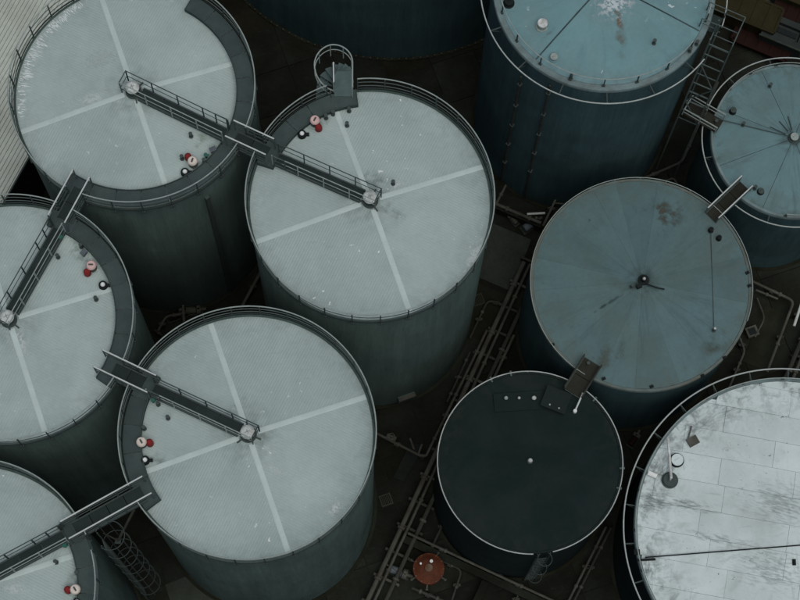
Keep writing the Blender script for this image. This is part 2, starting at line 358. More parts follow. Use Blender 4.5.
def fitting(parent, kind, p, rz=0.0, cap='cream_cap'):
    """roof fittings standing on a tank roof, p in tank coordinates"""
    if kind == 'breather':
        mb = cyl(0.10, 0.34, 12); mb.lathe([(0.0, 0.0), (0.17, 0.0), (0.17, 0.04), (0.0, 0.04)], 12)
        o = obj('breather_valve', mb, 'galv_dark', parent, p, rz, True)
        c = cyl(0.185, 0.10, 18, 0.17, 0.03); obj('valve_cap', c, cap, o, (0, 0, 0.34), 0, True)
        k = MB(); k.box((0, 0, 0.455), (0.05, 0.16, 0.03), 0.6); k.box((0, 0, 0.452), (0.05, 0.05, 0.05)); obj('cap_bolt', k, 'galv_dark', o)
        r = cyl(0.135, 0.30, 14, 0.12, 0.05); r.tube([(0.0, 0, 0.15), (-0.27, 0, 0.15)], 0.07, 8)
        obj('valve_body', r, 'red_paint', o, (0.27, 0, 0.06), 0, True)
    elif kind == 'hatch':
        mb = cyl(0.165, 0.22, 16, 0.15, 0.03); o = obj('gauge_hatch', mb, 'black_steel', parent, p, rz, True)
        c = cyl(0.085, 0.06, 14, 0.07, 0.02); obj('hatch_lid', c, 'white_cap', o, (0, 0, 0.22), 0, True)
        k = MB(); k.box((0.2, 0, 0.1), (0.12, 0.1, 0.14)); obj('hinge', k, 'black_steel', o)
    elif kind == 'nozzle':
        mb = cyl(0.045, 0.30, 8); mb.lathe([(0, 0.3), (0.07, 0.3), (0.07, 0.33), (0, 0.33)], 10); mb.lathe([(0, 0), (0.085, 0), (0.085, 0.03), (0, 0.03)], 10)
        o = obj('nozzle', mb, 'galv_dark', parent, p, rz, True)
    elif kind == 'box':
        mb = MB(); mb.box((0, 0, 0.14), (0.2, 0.14, 0.22)); mb.box((0.1, 0, 0.05), (0.03, 0.03, 0.1)); mb.box((0, 0, 0.26), (0.24, 0.18, 0.02))
        o = obj('junction_box', mb, 'pump_blue', parent, p, rz)
    elif kind == 'tap':
        mb = cyl(0.05, 0.25, 8); mb.tube([(0, 0, 0.22), (0.12, 0, 0.26)], 0.03, 6); mb.lathe([(0.0, 0.27), (0.08, 0.27), (0.08, 0.29), (0, 0.29)], 8)
        o = obj('sample_tap', mb, 'green_paint', parent, p, rz, True)
    return o

def white_tank(pxy, label, arc_deg, gaps, catwalk_to, fittings, seed):
    c = at(pxy[0], pxy[1], TH); c.z = 0
    t = thing('storage_tank', c, label, 'tank', 'tall white-roofed storage tanks')
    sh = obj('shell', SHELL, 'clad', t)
    b = MB(); b.lathe([(TR + 0.16, 0.0), (TR + 0.16, 0.09), (TR + 0.02, 0.09)], 64); obj('base_ring', b, 'concrete', sh)
    rf = MB(); rf.lathe([(TR, TH - 0.05), (TR + 0.05, TH - 0.05), (TR + 0.05, TH + 0.05), (TR - 0.04, TH + 0.07)], 96)
    ed = obj('roof_edge', rf, 'clad', t)
    rf = MB(); rf.lathe([(TR - 0.04, TH + 0.0), (0, TH + RISE)], 64)
    roof = obj('roof', rf, 'seam', t)
    for k in range(4):
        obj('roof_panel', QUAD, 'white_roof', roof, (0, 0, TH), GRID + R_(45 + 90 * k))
        obj('seam_strip', STRIP, 'seam', roof, (0, 0, TH), GRID + R_(90 * k))
    # centre vent
    hv = cyl(0.22, 0.42, 20, 0.20); hv.lathe([(0, 0), (0.30, 0), (0.30, 0.05), (0, 0.05)], 20)
    for q in range(3): hv.beam(pol(0.2, R_(30 + 120 * q + seed * 17), 0.06), pol(0.48, R_(30 + 120 * q + seed * 17), 0.03), 0.05, 0.05)
    hub = obj('centre_vent', hv, 'galv_dark', t, (0, 0, TH + RISE - 0.02), 0, True)
    hc = MB(); hc.lathe([(0.0, 0.56), (0.12, 0.545), (0.20, 0.51), (0.25, 0.46), (0.25, 0.42), (0, 0.42)][::-1], 24); obj('vent_cap', hc, 'hub_metal', hub, smooth=True)
    for q in range(4):
        rb = MB(); rb.beam((0, 0, 0.565), pol(0.24, R_(25 + 90 * q), 0.485), 0.03, 0.025); obj('cap_rib', rb, 'galv', hub)
    # raised ring walkway
    zd = TH + 0.30
    if arc_deg:
        a0, a1 = R_(arc_deg[0]), R_(arc_deg[1]); ri, ro = TR - 0.64, TR - 0.01
        kb = MB(); kb.lathe([(ri, TH - 0.02), (ri, zd + 0.06), (ri + 0.03, zd + 0.06), (ri + 0.03, TH - 0.02)], max(6, int((a1 - a0) / R_(4))), a0=a0, a1=a1)
        for a in (a0, a1):
            p = pol((ri + ro) / 2, a, TH + 0.15); kb.box(p, (ro - ri, 0.03, 0.36), a)
        wk = obj('walkway', kb, 'ring_deck', t)
        n = max(2, round((a1 - a0) / R_(12.86)))
        key = round((a1 - a0) / n, 4)
        def seg():
            mb = MB(); w = (a1 - a0) / n; e = 0.0035; k = 4
            mb.lathe([(ri + 0.032, zd - 0.05), (ri + 0.032, zd), (ro, zd), (ro, zd - 0.05)], k, a0=e, a1=w - e); return mb.mesh('deck_panel')
        sm = shared(('seg', key), seg)
        for i in range(n): obj('deck_panel', sm, 'ring_deck', wk, (0, 0, random.uniform(-0.008, 0.008)), a0 + (a1 - a0) * i / n)
    # guard rail around the rim, broken at the gangways
    cuts = sorted(((a - w) % 360, (a + w) % 360) for a, w in gaps)
    for i in range(len(cuts)):
        s = cuts[i][1]; e = cuts[(i + 1) % len(cuts)][0]
        if e <= s: e += 360
        guard_rail(t, TR + 0.07, R_(s), R_(e), TH + 0.06, TH + 1.10)
    # catwalk to the centre
    if catwalk_to is not None:
        a = R_(catwalk_to); d = pol(1, a, 0); s = pol(1, a + math.pi / 2, 0)
        p0 = d * 0.30 + Vector((0, 0, TH + RISE + 0.16)); p1 = d * (TR - 0.60) + Vector((0, 0, zd + 0.03))
        w = 0.46
        m = MB(); m.beam(p0 + s * (w / 2) - Vector((0, 0, 0.05)), p1 + s * (w / 2) - Vector((0, 0, 0.05)), 0.05, 0.16)
        m.beam(p0 - s * (w / 2) - Vector((0, 0, 0.05)), p1 - s * (w / 2) - Vector((0, 0, 0.05)), 0.05, 0.16)
        for q in range(4):
            pp = p0.lerp(p1, 0.1 + 0.27 * q); rr = math.hypot(pp.x, pp.y); zz = TH + cone(rr)
            m.box((pp.x, pp.y, (zz + pp.z) / 2 - 0.05), (0.08, w, max(0.08, pp.z - zz)), a)
        cw = obj('catwalk', m, 'galv_dark', t)
        deck_run(cw, p0, p1, w - 0.06, 0.03, 0.9)
        e0 = p0 - d * 0.62
        for sg, mt in ((1, 'galv_dark'), (-1, 'galv')):
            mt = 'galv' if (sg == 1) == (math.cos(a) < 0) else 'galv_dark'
            straight_rail(cw, e0 + s * (sg * (w / 2 + 0.02)), p1 + s * (sg * (w / 2 + 0.02)), 0.95, mt, 1.0, 0.02)
        straight_rail(cw, e0 + s * (w / 2 + 0.02), e0 - s * (w / 2 + 0.02), 0.95, 'galv_dark', 1.0, 0.02)
        gt = p1 - d * 0.05
        straight_rail(cw, gt + s * (w / 2 + 0.02), gt + s * (w / 2 + 0.02) - d * 0.45, 1.0, 'galv_dark', 0.5, 0.02)
    for f in fittings:
        kind, px, py = f[:3]; p = at(px, py, TH + 0.25) - c; rr = min(math.hypot(p.x, p.y), TR - 0.2)
        fitting(t, kind, Vector((p.x, p.y, TH + cone(rr) + 0.03)), f[3] if len(f) > 3 else 0.0, f[4] if len(f) > 4 else 'cream_cap')
    return t, c

AZ_AC, AZ_FA, AZ_BH = -25.6, 64.7, -150.1
tankA, cA = white_tank((135, 96), 'tall white-roofed tank in the upper left corner beside the ribbed shed roof', (-124, 62), [(-25.6, 4.2), (-115.3, 4.2)], -25.6,
    [('breather', 193, 163, R_(130)), ('hatch', 185, 172), ('nozzle', 191, 136), ('nozzle', 204, 161), ('tap', 206, 156), ('box', 213, 150, 0.5), ('nozzle', 182, 158)], 1)
tankC, cC = white_tank((370, 204.5), 'tall white-roofed tank with a spiral staircase at its far rim', (97, 160), [(154.4, 4.2), (103.5, 7.4)], 154.4,
    [('breather', 315, 122, R_(-60), 'pink_cap'), ('hatch', 302, 134), ('nozzle', 326, 117), ('nozzle', 333, 113), ('nozzle', 347, 125), ('nozzle', 349, 110), ('nozzle', 393, 185)], 2)
tankF, cF = white_tank((11, 323), 'tall white-roofed tank cut by the left edge at mid height', (-33, 72), [(64.7, 4.2), (-25.6, 4.2)], 64.7,
    [('breather', 92, 267, R_(-125), 'pink_cap'), ('hatch', 103, 285), ('nozzle', 58, 257), ('tap', 61, 238), ('nozzle', 81, 246), ('box', 84, 253, 0.9), ('nozzle', 96, 299)], 3)
tankB, cB = white_tank((249, 437), 'tall white-roofed tank in the lower middle left of the black-roofed tank', (147, 217), [(154.4, 4.2), (209.9, 4.2)], 154.4,
    [('breather', 142, 443, R_(0)), ('hatch', 145, 460), ('nozzle', 168, 418), ('nozzle', 144, 428), ('tap', 153, 401), ('nozzle', 158, 404)], 4)
tankH, cH = white_tank((-31, 592), 'tall white-roofed tank in the bottom left corner', (-90, 37), [(29.9, 4.2), (20.5, 3.6)], 29.9,
    [('breather', 76, 590, R_(180)), ('nozzle', 56, 562), ('nozzle', 77, 573), ('tap', 65, 546), ('hatch', 77, 602)], 5)

fr_ = MB(); rnd = random.Random(3); aA0, aA1 = R_(120), R_(192)
for i in range(190):
    a = rnd.uniform(aA0, aA1); e = math.sin((a - aA0) / (aA1 - aA0) * math.pi); r1 = TR - rnd.uniform(0.06, 0.22); r0 = r1 - rnd.uniform(0.08, 0.45) * (0.4 + 0.6 * e); w = rnd.uniform(0.008, 0.022); t_ = rnd.uniform(-0.04, 0.04)
    vs_ = []
    for r, ww, sk in ((r0, w * 0.3, t_), ((r0 + r1) / 2, w, t_ / 2), (r1, w * 0.5, 0.0)):
        for sg in (-1, 1): vs_.append(tuple(pol(r, a + sk * 0.3, TH + cone(r) + 0.046) + pol(1, a + math.pi / 2, 0) * (sg * ww)))
    fr_.add(vs_, [(0, 1, 3, 2), (2, 3, 5, 4)])
fo = obj('paint_strokes', fr_, 'seam_white', tankA); fo['kind'] = 'stuff'

# ------------------------------------------------------------------ gangways between the tanks
def gangway(ca, Ra, cb, Rb, z, label, w=0.60, ina=0.25, inb=0.25, rail='rail_light', deck='deck', over=0.35, hr=0.98, group='gangways linking tank rims'):
    ca, cb = Vector((ca.x, ca.y, 0)), Vector((cb.x, cb.y, 0)); d = (cb - ca).normalized(); s = Vector((-d.y, d.x, 0))
    a = ca + d * (Ra - ina); b = cb - d * (Rb - inb); mid = (a + b) / 2
    t = thing('gangway', (mid.x, mid.y, z), label, 'gangway', group)
    a, b = a - mid, b - mid
    m = MB()
    for sg in (-1, 1): m.beam(a + s * (sg * w / 2) - Vector((0, 0, 0.07)), b + s * (sg * w / 2) - Vector((0, 0, 0.07)), 0.05, 0.16)
    for k in range(4):
        p = a.lerp(b, k / 3.0); m.beam(p - s * (w / 2 - 0.03) - Vector((0, 0, 0.08)), p + s * (w / 2 - 0.03) - Vector((0, 0, 0.08)), 0.05, 0.07)
    obj('frame', m, 'galv_dark', t)
    deck_run(t, a, b, w - 0.06, 0.04, 0.7, deck)
    for sg in (-1, 1):
        straight_rail(t, a + s * (sg * (w / 2 + 0.03)) - d * over, b + s * (sg * (w / 2 + 0.03)) + d * over, hr, rail, 0.9, 0.028, mids=(0.35, 0.68))
    return t
zg = TH + 0.345
gangway(cA, TR, cC, TR, zg, 'short gangway from the corner tank to the tank with spiral stairs', over=0.15)
gangway(cF, TR, cA, TR, zg, 'short gangway with pale rails between the two tanks on the left edge', over=0.3)
gangway(cF, TR, cB, TR, zg, 'short gangway leading right onto the lower middle white tank', over=0.45)
gangway(cB, TR, cH, TR, zg, 'long gangway with white rails reaching the bottom left corner tank', over=0.25)

# ------------------------------------------------------------------ spiral staircase at tank C
sc_c = Vector((-1.43, 27.52, 0))
st = thing('spiral_staircase', sc_c, 'narrow grey spiral staircase standing against the rim of a white tank', 'staircase')
pm = MB(); pm.tube([(0, 0, 0), (0, 0, TH + 1.2)], 0.06, 10); obj('centre_pole', pm, 'galv_dark', st, smooth=True)
zl = TH + 0.32
lm = MB(); lm.box((0.36, -0.42, zl - 0.03), (0.66, 0.98, 0.05)); obj('landing', lm, 'step', st)
def tread_mesh():
    mb = MB(); n = 4; w = R_(27); vs_ = []
    for z in (0.0, -0.045):
        vs_.append((0.05, -0.02, z)); 
        for i in range(n + 1): vs_.append((0.68 * math.cos(w * i / n), 0.68 * math.sin(w * i / n), z))
    k = n + 2
    fs = [tuple(range(k)), tuple(range(2 * k - 1, k - 1, -1))] + [(i, k + i, k + (i + 1) % k, (i + 1) % k) for i in range(k)]
    mb.add(vs_, fs); return mb.mesh('tread')
tm = tread_mesh(); nt_ = 66; da = R_(22.5); dz = (zl) / (nt_ + 1)
for i in range(nt_): obj('tread', tm, 'step', st, (0, 0, zl - dz * (i + 1)), R_(4) + da * i)
hp = [(0.69, -0.95, zl + 1.0), (0.69, -0.4, zl + 1.0)] + [tuple(pol(0.69, R_(10) * i, zl + 1.0 - 0.0 * i)) for i in range(0, 10)]
hp += [tuple(pol(0.69, R_(100) + R_(10) * i, zl + 1.0 - 0.03 * i)) for i in range(0, 9)] + [tuple(pol(0.69, R_(190) + R_(10) * i, zl + 0.73 - dz * i * 10 / 22.5)) for i in range(0, 90)]
hm = MB(); hm.tube(hp, 0.026, 6); ho = obj('handrail', hm, 'galv', st, smooth=True)
h2 = MB(); h2.tube([(x, y, z - 0.45) for x, y, z in hp], 0.018, 5); obj('mid_rail', h2, 'galv', ho, smooth=True)
for i in range(0, len(hp), 4):
    x, y, z = hp[i]; k = MB(); k.box((x, y, z - 0.52), (0.035, 0.035, 1.04)); obj('post', k, 'galv', ho)
im = MB(); im.tube([(0.0, 0, zl + 1.0), (0.02, -0.75, zl + 1.0)], 0.028, 6); io = obj('handrail', im, 'rail_light', st, smooth=True)
for y in (0.0, -0.75): k = MB(); k.box((0.01, y, zl + 0.5), (0.04, 0.04, 1.0)); obj('post', k, 'galv', io)

# ------------------------------------------------------------------ caged ladders
def caged_ladder(p, az, z0, z1, label, rad=0.42, group=None, hoop=0.85, mat='galv', straps=7, name='caged_ladder'):
    t = thing(name, (p[0], p[1], z0), label, 'ladder', group, az); h = z1 - z0
    for s in (-1, 1):
        m = MB(); m.box((0, s * 0.24, h / 2), (0.05, 0.025, h)); obj('stringer', m, mat, t)
    rm = shared(('rung', mat), lambda: (lambda q: (q.tube([(0, -0.23, 0), (0, 0.23, 0)], 0.016, 6), q)[-1])(MB()).mesh('rung'))
    z = 0.3
    while z < h - 1.0: obj('rung', rm, 'galv_dark', t, (0, 0, z)); z += 0.33
    def hoopm():
        q = MB(); cx = rad * 0.75
        pts = [(cx + rad * math.cos(a), rad * math.sin(a), 0) for a in [R_(-145) + R_(290) * i / 20 for i in range(21)]]
        q.tube(pts, 0.014, 5); return q.mesh('hoop')
    hm_ = shared(('hoop', rad, mat), hoopm)
    z = h
    while z > 2.2: obj('hoop', hm_, mat, t, (0, 0, z)); z -= hoop
    for i in range(straps):
        a = R_(-120) + R_(240) * i / (straps - 1)
        m = MB(); m.box((rad * 0.75 + (rad - 0.012) * math.cos(a), (rad - 0.012) * math.sin(a), (h + 2.2) / 2), (0.012, 0.03, h - 2.2), a); obj('strap', m, mat, t)
    return t

aH = R_(20.5); pH = cH + pol(TR + 0.42, aH, 0)
caged_ladder((pH.x, pH.y), aH, 0.0, TH + 0.9, 'caged ladder running down the wall of the bottom left tank', 0.5, hoop=2.0, straps=7, mat='cage_dim')

# ------------------------------------------------------------------ painted steel tanks
def plate_roof(roof, R, H, rise, ang, width, lens, mat, gap=0.02, v_shift=0.0, name='roof_plate', seed=0):
    """rows of lapped plates over a shallow cone, cut to the rim"""
    rnd = random.Random(seed); ca, sa = math.cos(ang), math.sin(ang)
    n = int(math.ceil(2 * R / width)) + 1; v = -R - v_shift
    while v < R:
        v0, v1 = max(v + gap / 2, -R * 0.999), min(v + width - gap / 2, R * 0.999); v += width
        if v1 - v0 < 0.05: continue
        u = -R - rnd.uniform(0, lens)
        while u < R:
            ln = lens * rnd.uniform(0.8, 1.2); u0, u1 = u + gap / 2, u + ln - gap / 2; u += ln
            rows = []; nv, nu = 6, 5
            for i in range(nv + 1):
                y = v0 + (v1 - v0) * i / nv; cc = math.sqrt(max(0, R * R - y * y)); a, b = max(u0, -cc), min(u1, cc)
                if b - a > 0.01: rows.append((y, a, b))
            if len(rows) < 2: continue
            dz = 0.035 + rnd.uniform(0, 0.012); tl = rnd.uniform(-0.004, 0.004); vs_ = []; fs = []
            for zz in (0.0, -0.03):
                for y, a, b in rows:
                    for k in range(nu + 1):
                        x = a + (b - a) * k / nu; vs_.append((x * ca - y * sa, x * sa + y * ca, H + rise * (1 - math.hypot(x, y) / R) + dz + tl * y + zz))
            w = nu + 1; m = len(rows); off = m * w
            for i in range(m - 1):
                for k in range(nu): q = i * w + k; fs.append((q, q + 1, q + w + 1, q + w))
            ring = [k for k in range(w)] + [i * w + nu for i in range(1, m)] + [(m - 1) * w + k for k in range(nu - 1, -1, -1)] + [i * w for i in range(m - 2, 0, -1)]
            for i in range(len(ring)):
                a_, b_ = ring[i], ring[(i + 1) % len(ring)]; fs.append((a_, a_ + off, b_ + off, b_))
            mb = MB(); mb.add(vs_, fs); obj(name, mb, mat, roof)
def wedge_roof(roof, R, H, rise, angs, mat, gap=0.016, name='roof_plate'):
    for i in range(len(angs)):
        a0, a1 = angs[i], angs[(i + 1) % len(angs)]
        if a1 <= a0: a1 += 2 * math.pi
        mb = MB(); k = max(4, int((a1 - a0) / R_(5))); vs_ = []; nr = 6
        for j in range(nr + 1):
            r = 0.25 + (R - 0.25) * j / nr; e = gap / r
            for q in range(k + 1):
                a = a0 + e + (a1 - a0 - 2 * e) * q / k; vs_.append(tuple(pol(r, a, H + rise * (1 - (r / R) ** 1.3) + 0.035)))
        w = k + 1
        fs = [(j * w + q, (j + 1) * w + q, (j + 1) * w + q + 1, j * w + q + 1) for j in range(nr) for q in range(k)]
        n = len(vs_); vs_ += [(x, y, z - 0.03) for x, y, z in vs_]
        for q in range(k): fs.append((nr * w + q, n + nr * w + q, n + nr * w + q + 1, nr * w + q + 1))
        for j in range(nr):
            fs.append((j * w, n + j * w, n + (j + 1) * w, (j + 1) * w)); fs.append((j * w + k, (j + 1) * w + k, n + (j + 1) * w + k, n + j * w + k))
        mb.add(vs_, fs); obj(name, mb, mat, roof, smooth=True)
def sector_roof(roof, R, H, rise, rings, mat, seed):
    rnd = random.Random(seed); g = 0.0015
    for r0, r1, n in rings:
        off = rnd.uniform(0, 1); cutsa = sorted((i + off + rnd.uniform(-0.22, 0.22)) / n * 2 * math.pi for i in range(n))
        for i in range(n):
            a0 = cutsa[i]; a1 = cutsa[(i + 1) % n] + (2 * math.pi if i == n - 1 else 0); dz = 0.035 + rnd.uniform(0, 0.006); k = max(3, int((a1 - a0) / R_(6))); vs_ = []; nr = 3
            for j in range(nr + 1):
                r = max(0.02, r0 + g) + (r1 - g - max(0.02, r0 + g)) * j / nr; e = min(g / r, (a1 - a0) * 0.4)
                for q in range(k + 1): vs_.append(tuple(pol(r, a0 + e + (a1 - a0 - 2 * e) * q / k, H + rise * (1 - r / R) + dz)))
            w = k + 1; n0 = len(vs_); fs = [(j * w + q, (j + 1) * w + q, (j + 1) * w + q + 1, j * w + q + 1) for j in range(nr) for q in range(k)]
            vs_ += [(x, y, z - 0.03) for x, y, z in vs_]
            for q in range(k): fs += [(nr * w + q, n0 + nr * w + q, n0 + nr * w + q + 1, nr * w + q + 1), (q, q + 1, n0 + q + 1, n0 + q)]
            for j in range(nr): fs += [(j * w, n0 + j * w, n0 + (j + 1) * w, (j + 1) * w), (j * w + k, (j + 1) * w + k, n0 + (j + 1) * w + k, n0 + j * w + k)]
            mb = MB(); mb.add(vs_, fs); obj('roof_plate', mb, mat, roof)
def steel_tank(c, R, H, label, shell_mat, base_mat, rise, rim_mat, group=None, rimw=0.10, rimh=0.10):
    t = thing('storage_tank', (c.x, c.y, 0), label, 'tank', group)
    m = MB(); prof = [(R, 0.0)]
    prof += [(R, H)]; m.lathe(prof, 96); sh = obj('shell', m, shell_mat, t, smooth=True)
    b = MB(); b.lathe([(R + 0.14, 0), (R + 0.14, 0.08), (R + 0.01, 0.08)], 64); obj('base_ring', b, 'concrete', sh)
    rf = MB(); rf.lathe([(R - 0.01, H), (0.0, H + rise)], 72); roof = obj('roof', rf, base_mat, t)
    k = MB(); k.lathe([(R - rimw, H + 0.02), (R - rimw * 0.8, H + rimh), (R + 0.01, H + rimh), (R + 0.03, H + rimh - 0.03), (R + 0.03, H - 0.14), (R, H - 0.16)], 96); obj('rim', k, rim_mat, t, smooth=True)
    return t, roof, sh
def ring_pipe(t, R, z, Rs, nb, rr=0.032, mat='rail_light', a0=0.0, cut=None):
    m = MB()
    if cut: m.tube(arc(R, R_(cut[1]), R_(cut[0] + 360), z), rr, 6)
    else: m.tube(arc(R, 0, 2 * math.pi, z)[:-1], rr, 6, closed=True)
    p = obj('ring_pipe', m, mat, t, smooth=True)
    for i in range(nb):
        a = a0 + 2 * math.pi * i / nb; k = MB(); k.beam(pol(Rs, a, z - 0.06), pol(R, a, z - 0.02), 0.04, 0.04); k.beam(pol(Rs, a, z - 0.5), pol(R - 0.05, a, z - 0.06), 0.03, 0.03)
        obj('bracket', k, 'galv_dark', p)
    return p

LH = 7.0
# E: pale blue tall tank, top
cE = at(604, -13, TH); cE.z = 0; RE = 4.13
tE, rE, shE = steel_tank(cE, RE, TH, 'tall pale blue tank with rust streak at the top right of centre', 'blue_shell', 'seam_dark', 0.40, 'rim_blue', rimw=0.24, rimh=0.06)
def azE(px, py):
    v = at(px, py, TH + 0.2) - cE; return math.atan2(v.y, v.x)
s1, s2 = azE(536, 58), azE(708, 33)
angsE = sorted([(s1 + k * 2 * math.pi) % (2 * math.pi) for k in (0,)] + [s2 % (2 * math.pi)] + [(s1 + math.pi) % (2 * math.pi), (s2 + math.pi) % (2 * math.pi)])
wedge_roof(rE, RE - 0.22, TH, 0.40, angsE, 'pale_blue_roof', 0.03)
ring_pipe(tE, RE + 0.48, TH - 0.05, RE, 16, 0.026, 'rim_light', cut=(-38, -20))
gr = guard_rail(tE, RE - 0.16, R_(-20), R_(322), TH + 0.10, TH + 0.72, 'galv', R_(18), (0.0,), False, 0.020, TH + 0.04)
STAINS = {}
def stain_material(name, colr, alpha, L_, W_, nscale, hard):
    key = (name, L_, W_)
    if key in STAINS: return STAINS[key]
    m = bpy.data.materials.new(name); m.use_nodes = True; nt = m.node_tree; N = nt.nodes; L = nt.links; pb = N['Principled BSDF']
    pb.inputs['Base Color'].default_value = (*colr, 1); pb.inputs['Roughness'].default_value = 0.85; pb.inputs['Specular IOR Level'].default_value = 0.05
    tc = N.new('ShaderNodeTexCoord'); ge = N.new('ShaderNodeNewGeometry')
    sc_ = N.new('ShaderNodeMapping'); sc_.inputs['Scale'].default_value = (1 / L_, 1 / W_, 0); L.new(tc.outputs['Object'], sc_.inputs['Vector'])
    ln = N.new('ShaderNodeVectorMath'); ln.operation = 'LENGTH'; L.new(sc_.outputs[0], ln.inputs[0])
    fall = N.new('ShaderNodeMapRange'); fall.inputs[1].default_value = 0.15; fall.inputs[2].default_value = 1.0; fall.inputs[3].default_value = 1.0; fall.inputs[4].default_value = 0.0; L.new(ln.outputs['Value'], fall.inputs[0])
    no = N.new('ShaderNodeTexNoise'); no.inputs['Scale'].default_value = nscale; no.inputs['Detail'].default_value = 9; no.inputs['Roughness'].default_value = 0.62
    if name.startswith('grime'):
        st_ = N.new('ShaderNodeMapping'); st_.inputs['Scale'].default_value = (0.45, 1.7, 1); st_.inputs['Location'].default_value = (L_ * 3.7, W_ * 9.1, 0); L.new(tc.outputs['Object'], st_.inputs['Vector']); L.new(st_.outputs[0], no.inputs['Vector'])
    else: L.new(ge.outputs['Position'], no.inputs['Vector'])
    ad = N.new('ShaderNodeMath'); ad.operation = 'MULTIPLY_ADD'; L.new(fall.outputs[0], ad.inputs[0]); ad.inputs[1].default_value = 0.16; L.new(no.outputs['Fac'], ad.inputs[2])
    mr = N.new('ShaderNodeMapRange'); mr.inputs[1].default_value = 0.575; mr.inputs[2].default_value = 0.575 + hard; mr.inputs[3].default_value = 0.0; mr.inputs[4].default_value = alpha; L.new(ad.outputs[0], mr.inputs[0])
    mu = N.new('ShaderNodeMath'); mu.operation = 'MULTIPLY'; L.new(mr.outputs[0], mu.inputs[0])
    f2 = N.new('ShaderNodeMapRange'); f2.inputs[1].default_value = 0.2; f2.inputs[2].default_value = 1.0; f2.inputs[3].default_value = 1.0; f2.inputs[4].default_value = 0.0; L.new(ln.outputs['Value'], f2.inputs[0]); L.new(f2.outputs[0], mu.inputs[1])
    L.new(mu.outputs[0], pb.inputs['Alpha']); STAINS[key] = m; return m
def stain(roof, c, px, py, zfun, colr, L_, W_, ang=0.0, alpha=0.8, nscale=3.0, hard=0.3, lift=0.055, name='stain', rmax=None):
    p = at(px, py, zfun(2.0)) - c; nx, ny = 8, 6; mb = MB(); vs_ = []; ca, sa = math.cos(ang), math.sin(ang); z0 = zfun(math.hypot(p.x, p.y))
    for j in range(ny + 1):
        for i in range(nx + 1):
            x, y = L_ * (2 * i / nx - 1), W_ * (2 * j / ny - 1); gx, gy = p.x + x * ca - y * sa, p.y + x * sa + y * ca; gr = math.hypot(gx, gy)
            if rmax and gr > rmax: gx, gy = gx * rmax / gr - p.x, gy * rmax / gr - p.y; x, y = gx * ca + gy * sa, -gx * sa + gy * ca
            vs_.append((x, y, zfun(math.hypot(p.x + x * ca - y * sa, p.y + x * sa + y * ca)) - z0))
    mb.add(vs_, [(j * (nx + 1) + i, j * (nx + 1) + i + 1, (j + 1) * (nx + 1) + i + 1, (j + 1) * (nx + 1) + i) for j in range(ny) for i in range(nx)])
    return obj(name, mb, stain_material(name + '_wash', colr, alpha, L_, W_, nscale, hard), roof, (p.x, p.y, z0 + lift), ang)
zE = lambda r: TH + 0.40 * (1 - min(1, r / (RE - 0.22)) ** 1.3)
stain(rE, cE, 617, 20, zE, (0.20, 0.11, 0.05), 0.80, 0.26, azE(620, 36), 1.0, 2.2, 0.15, 0.045, 'rust_streak')
stain(rE, cE, 620, 40, zE, (0.17, 0.14, 0.10), 0.95, 0.34, azE(622, 60), 0.7, 2.0, 0.3, 0.041, 'rust_wash')
stain(rE, cE, 613, 5, zE, (0.5, 0.58, 0.6), 1.2, 0.8, 0.3, 0.9, 7.0, 0.08, 0.048, 'droppings')
stain(rE, cE, 548, 34, zE, (0.12, 0.10, 0.08), 0.5, 0.12, azE(530, 48), 0.5, 3.0, 0.3, 0.045, 'rust_wash_small')
zW = lambda r: TH + cone(r)
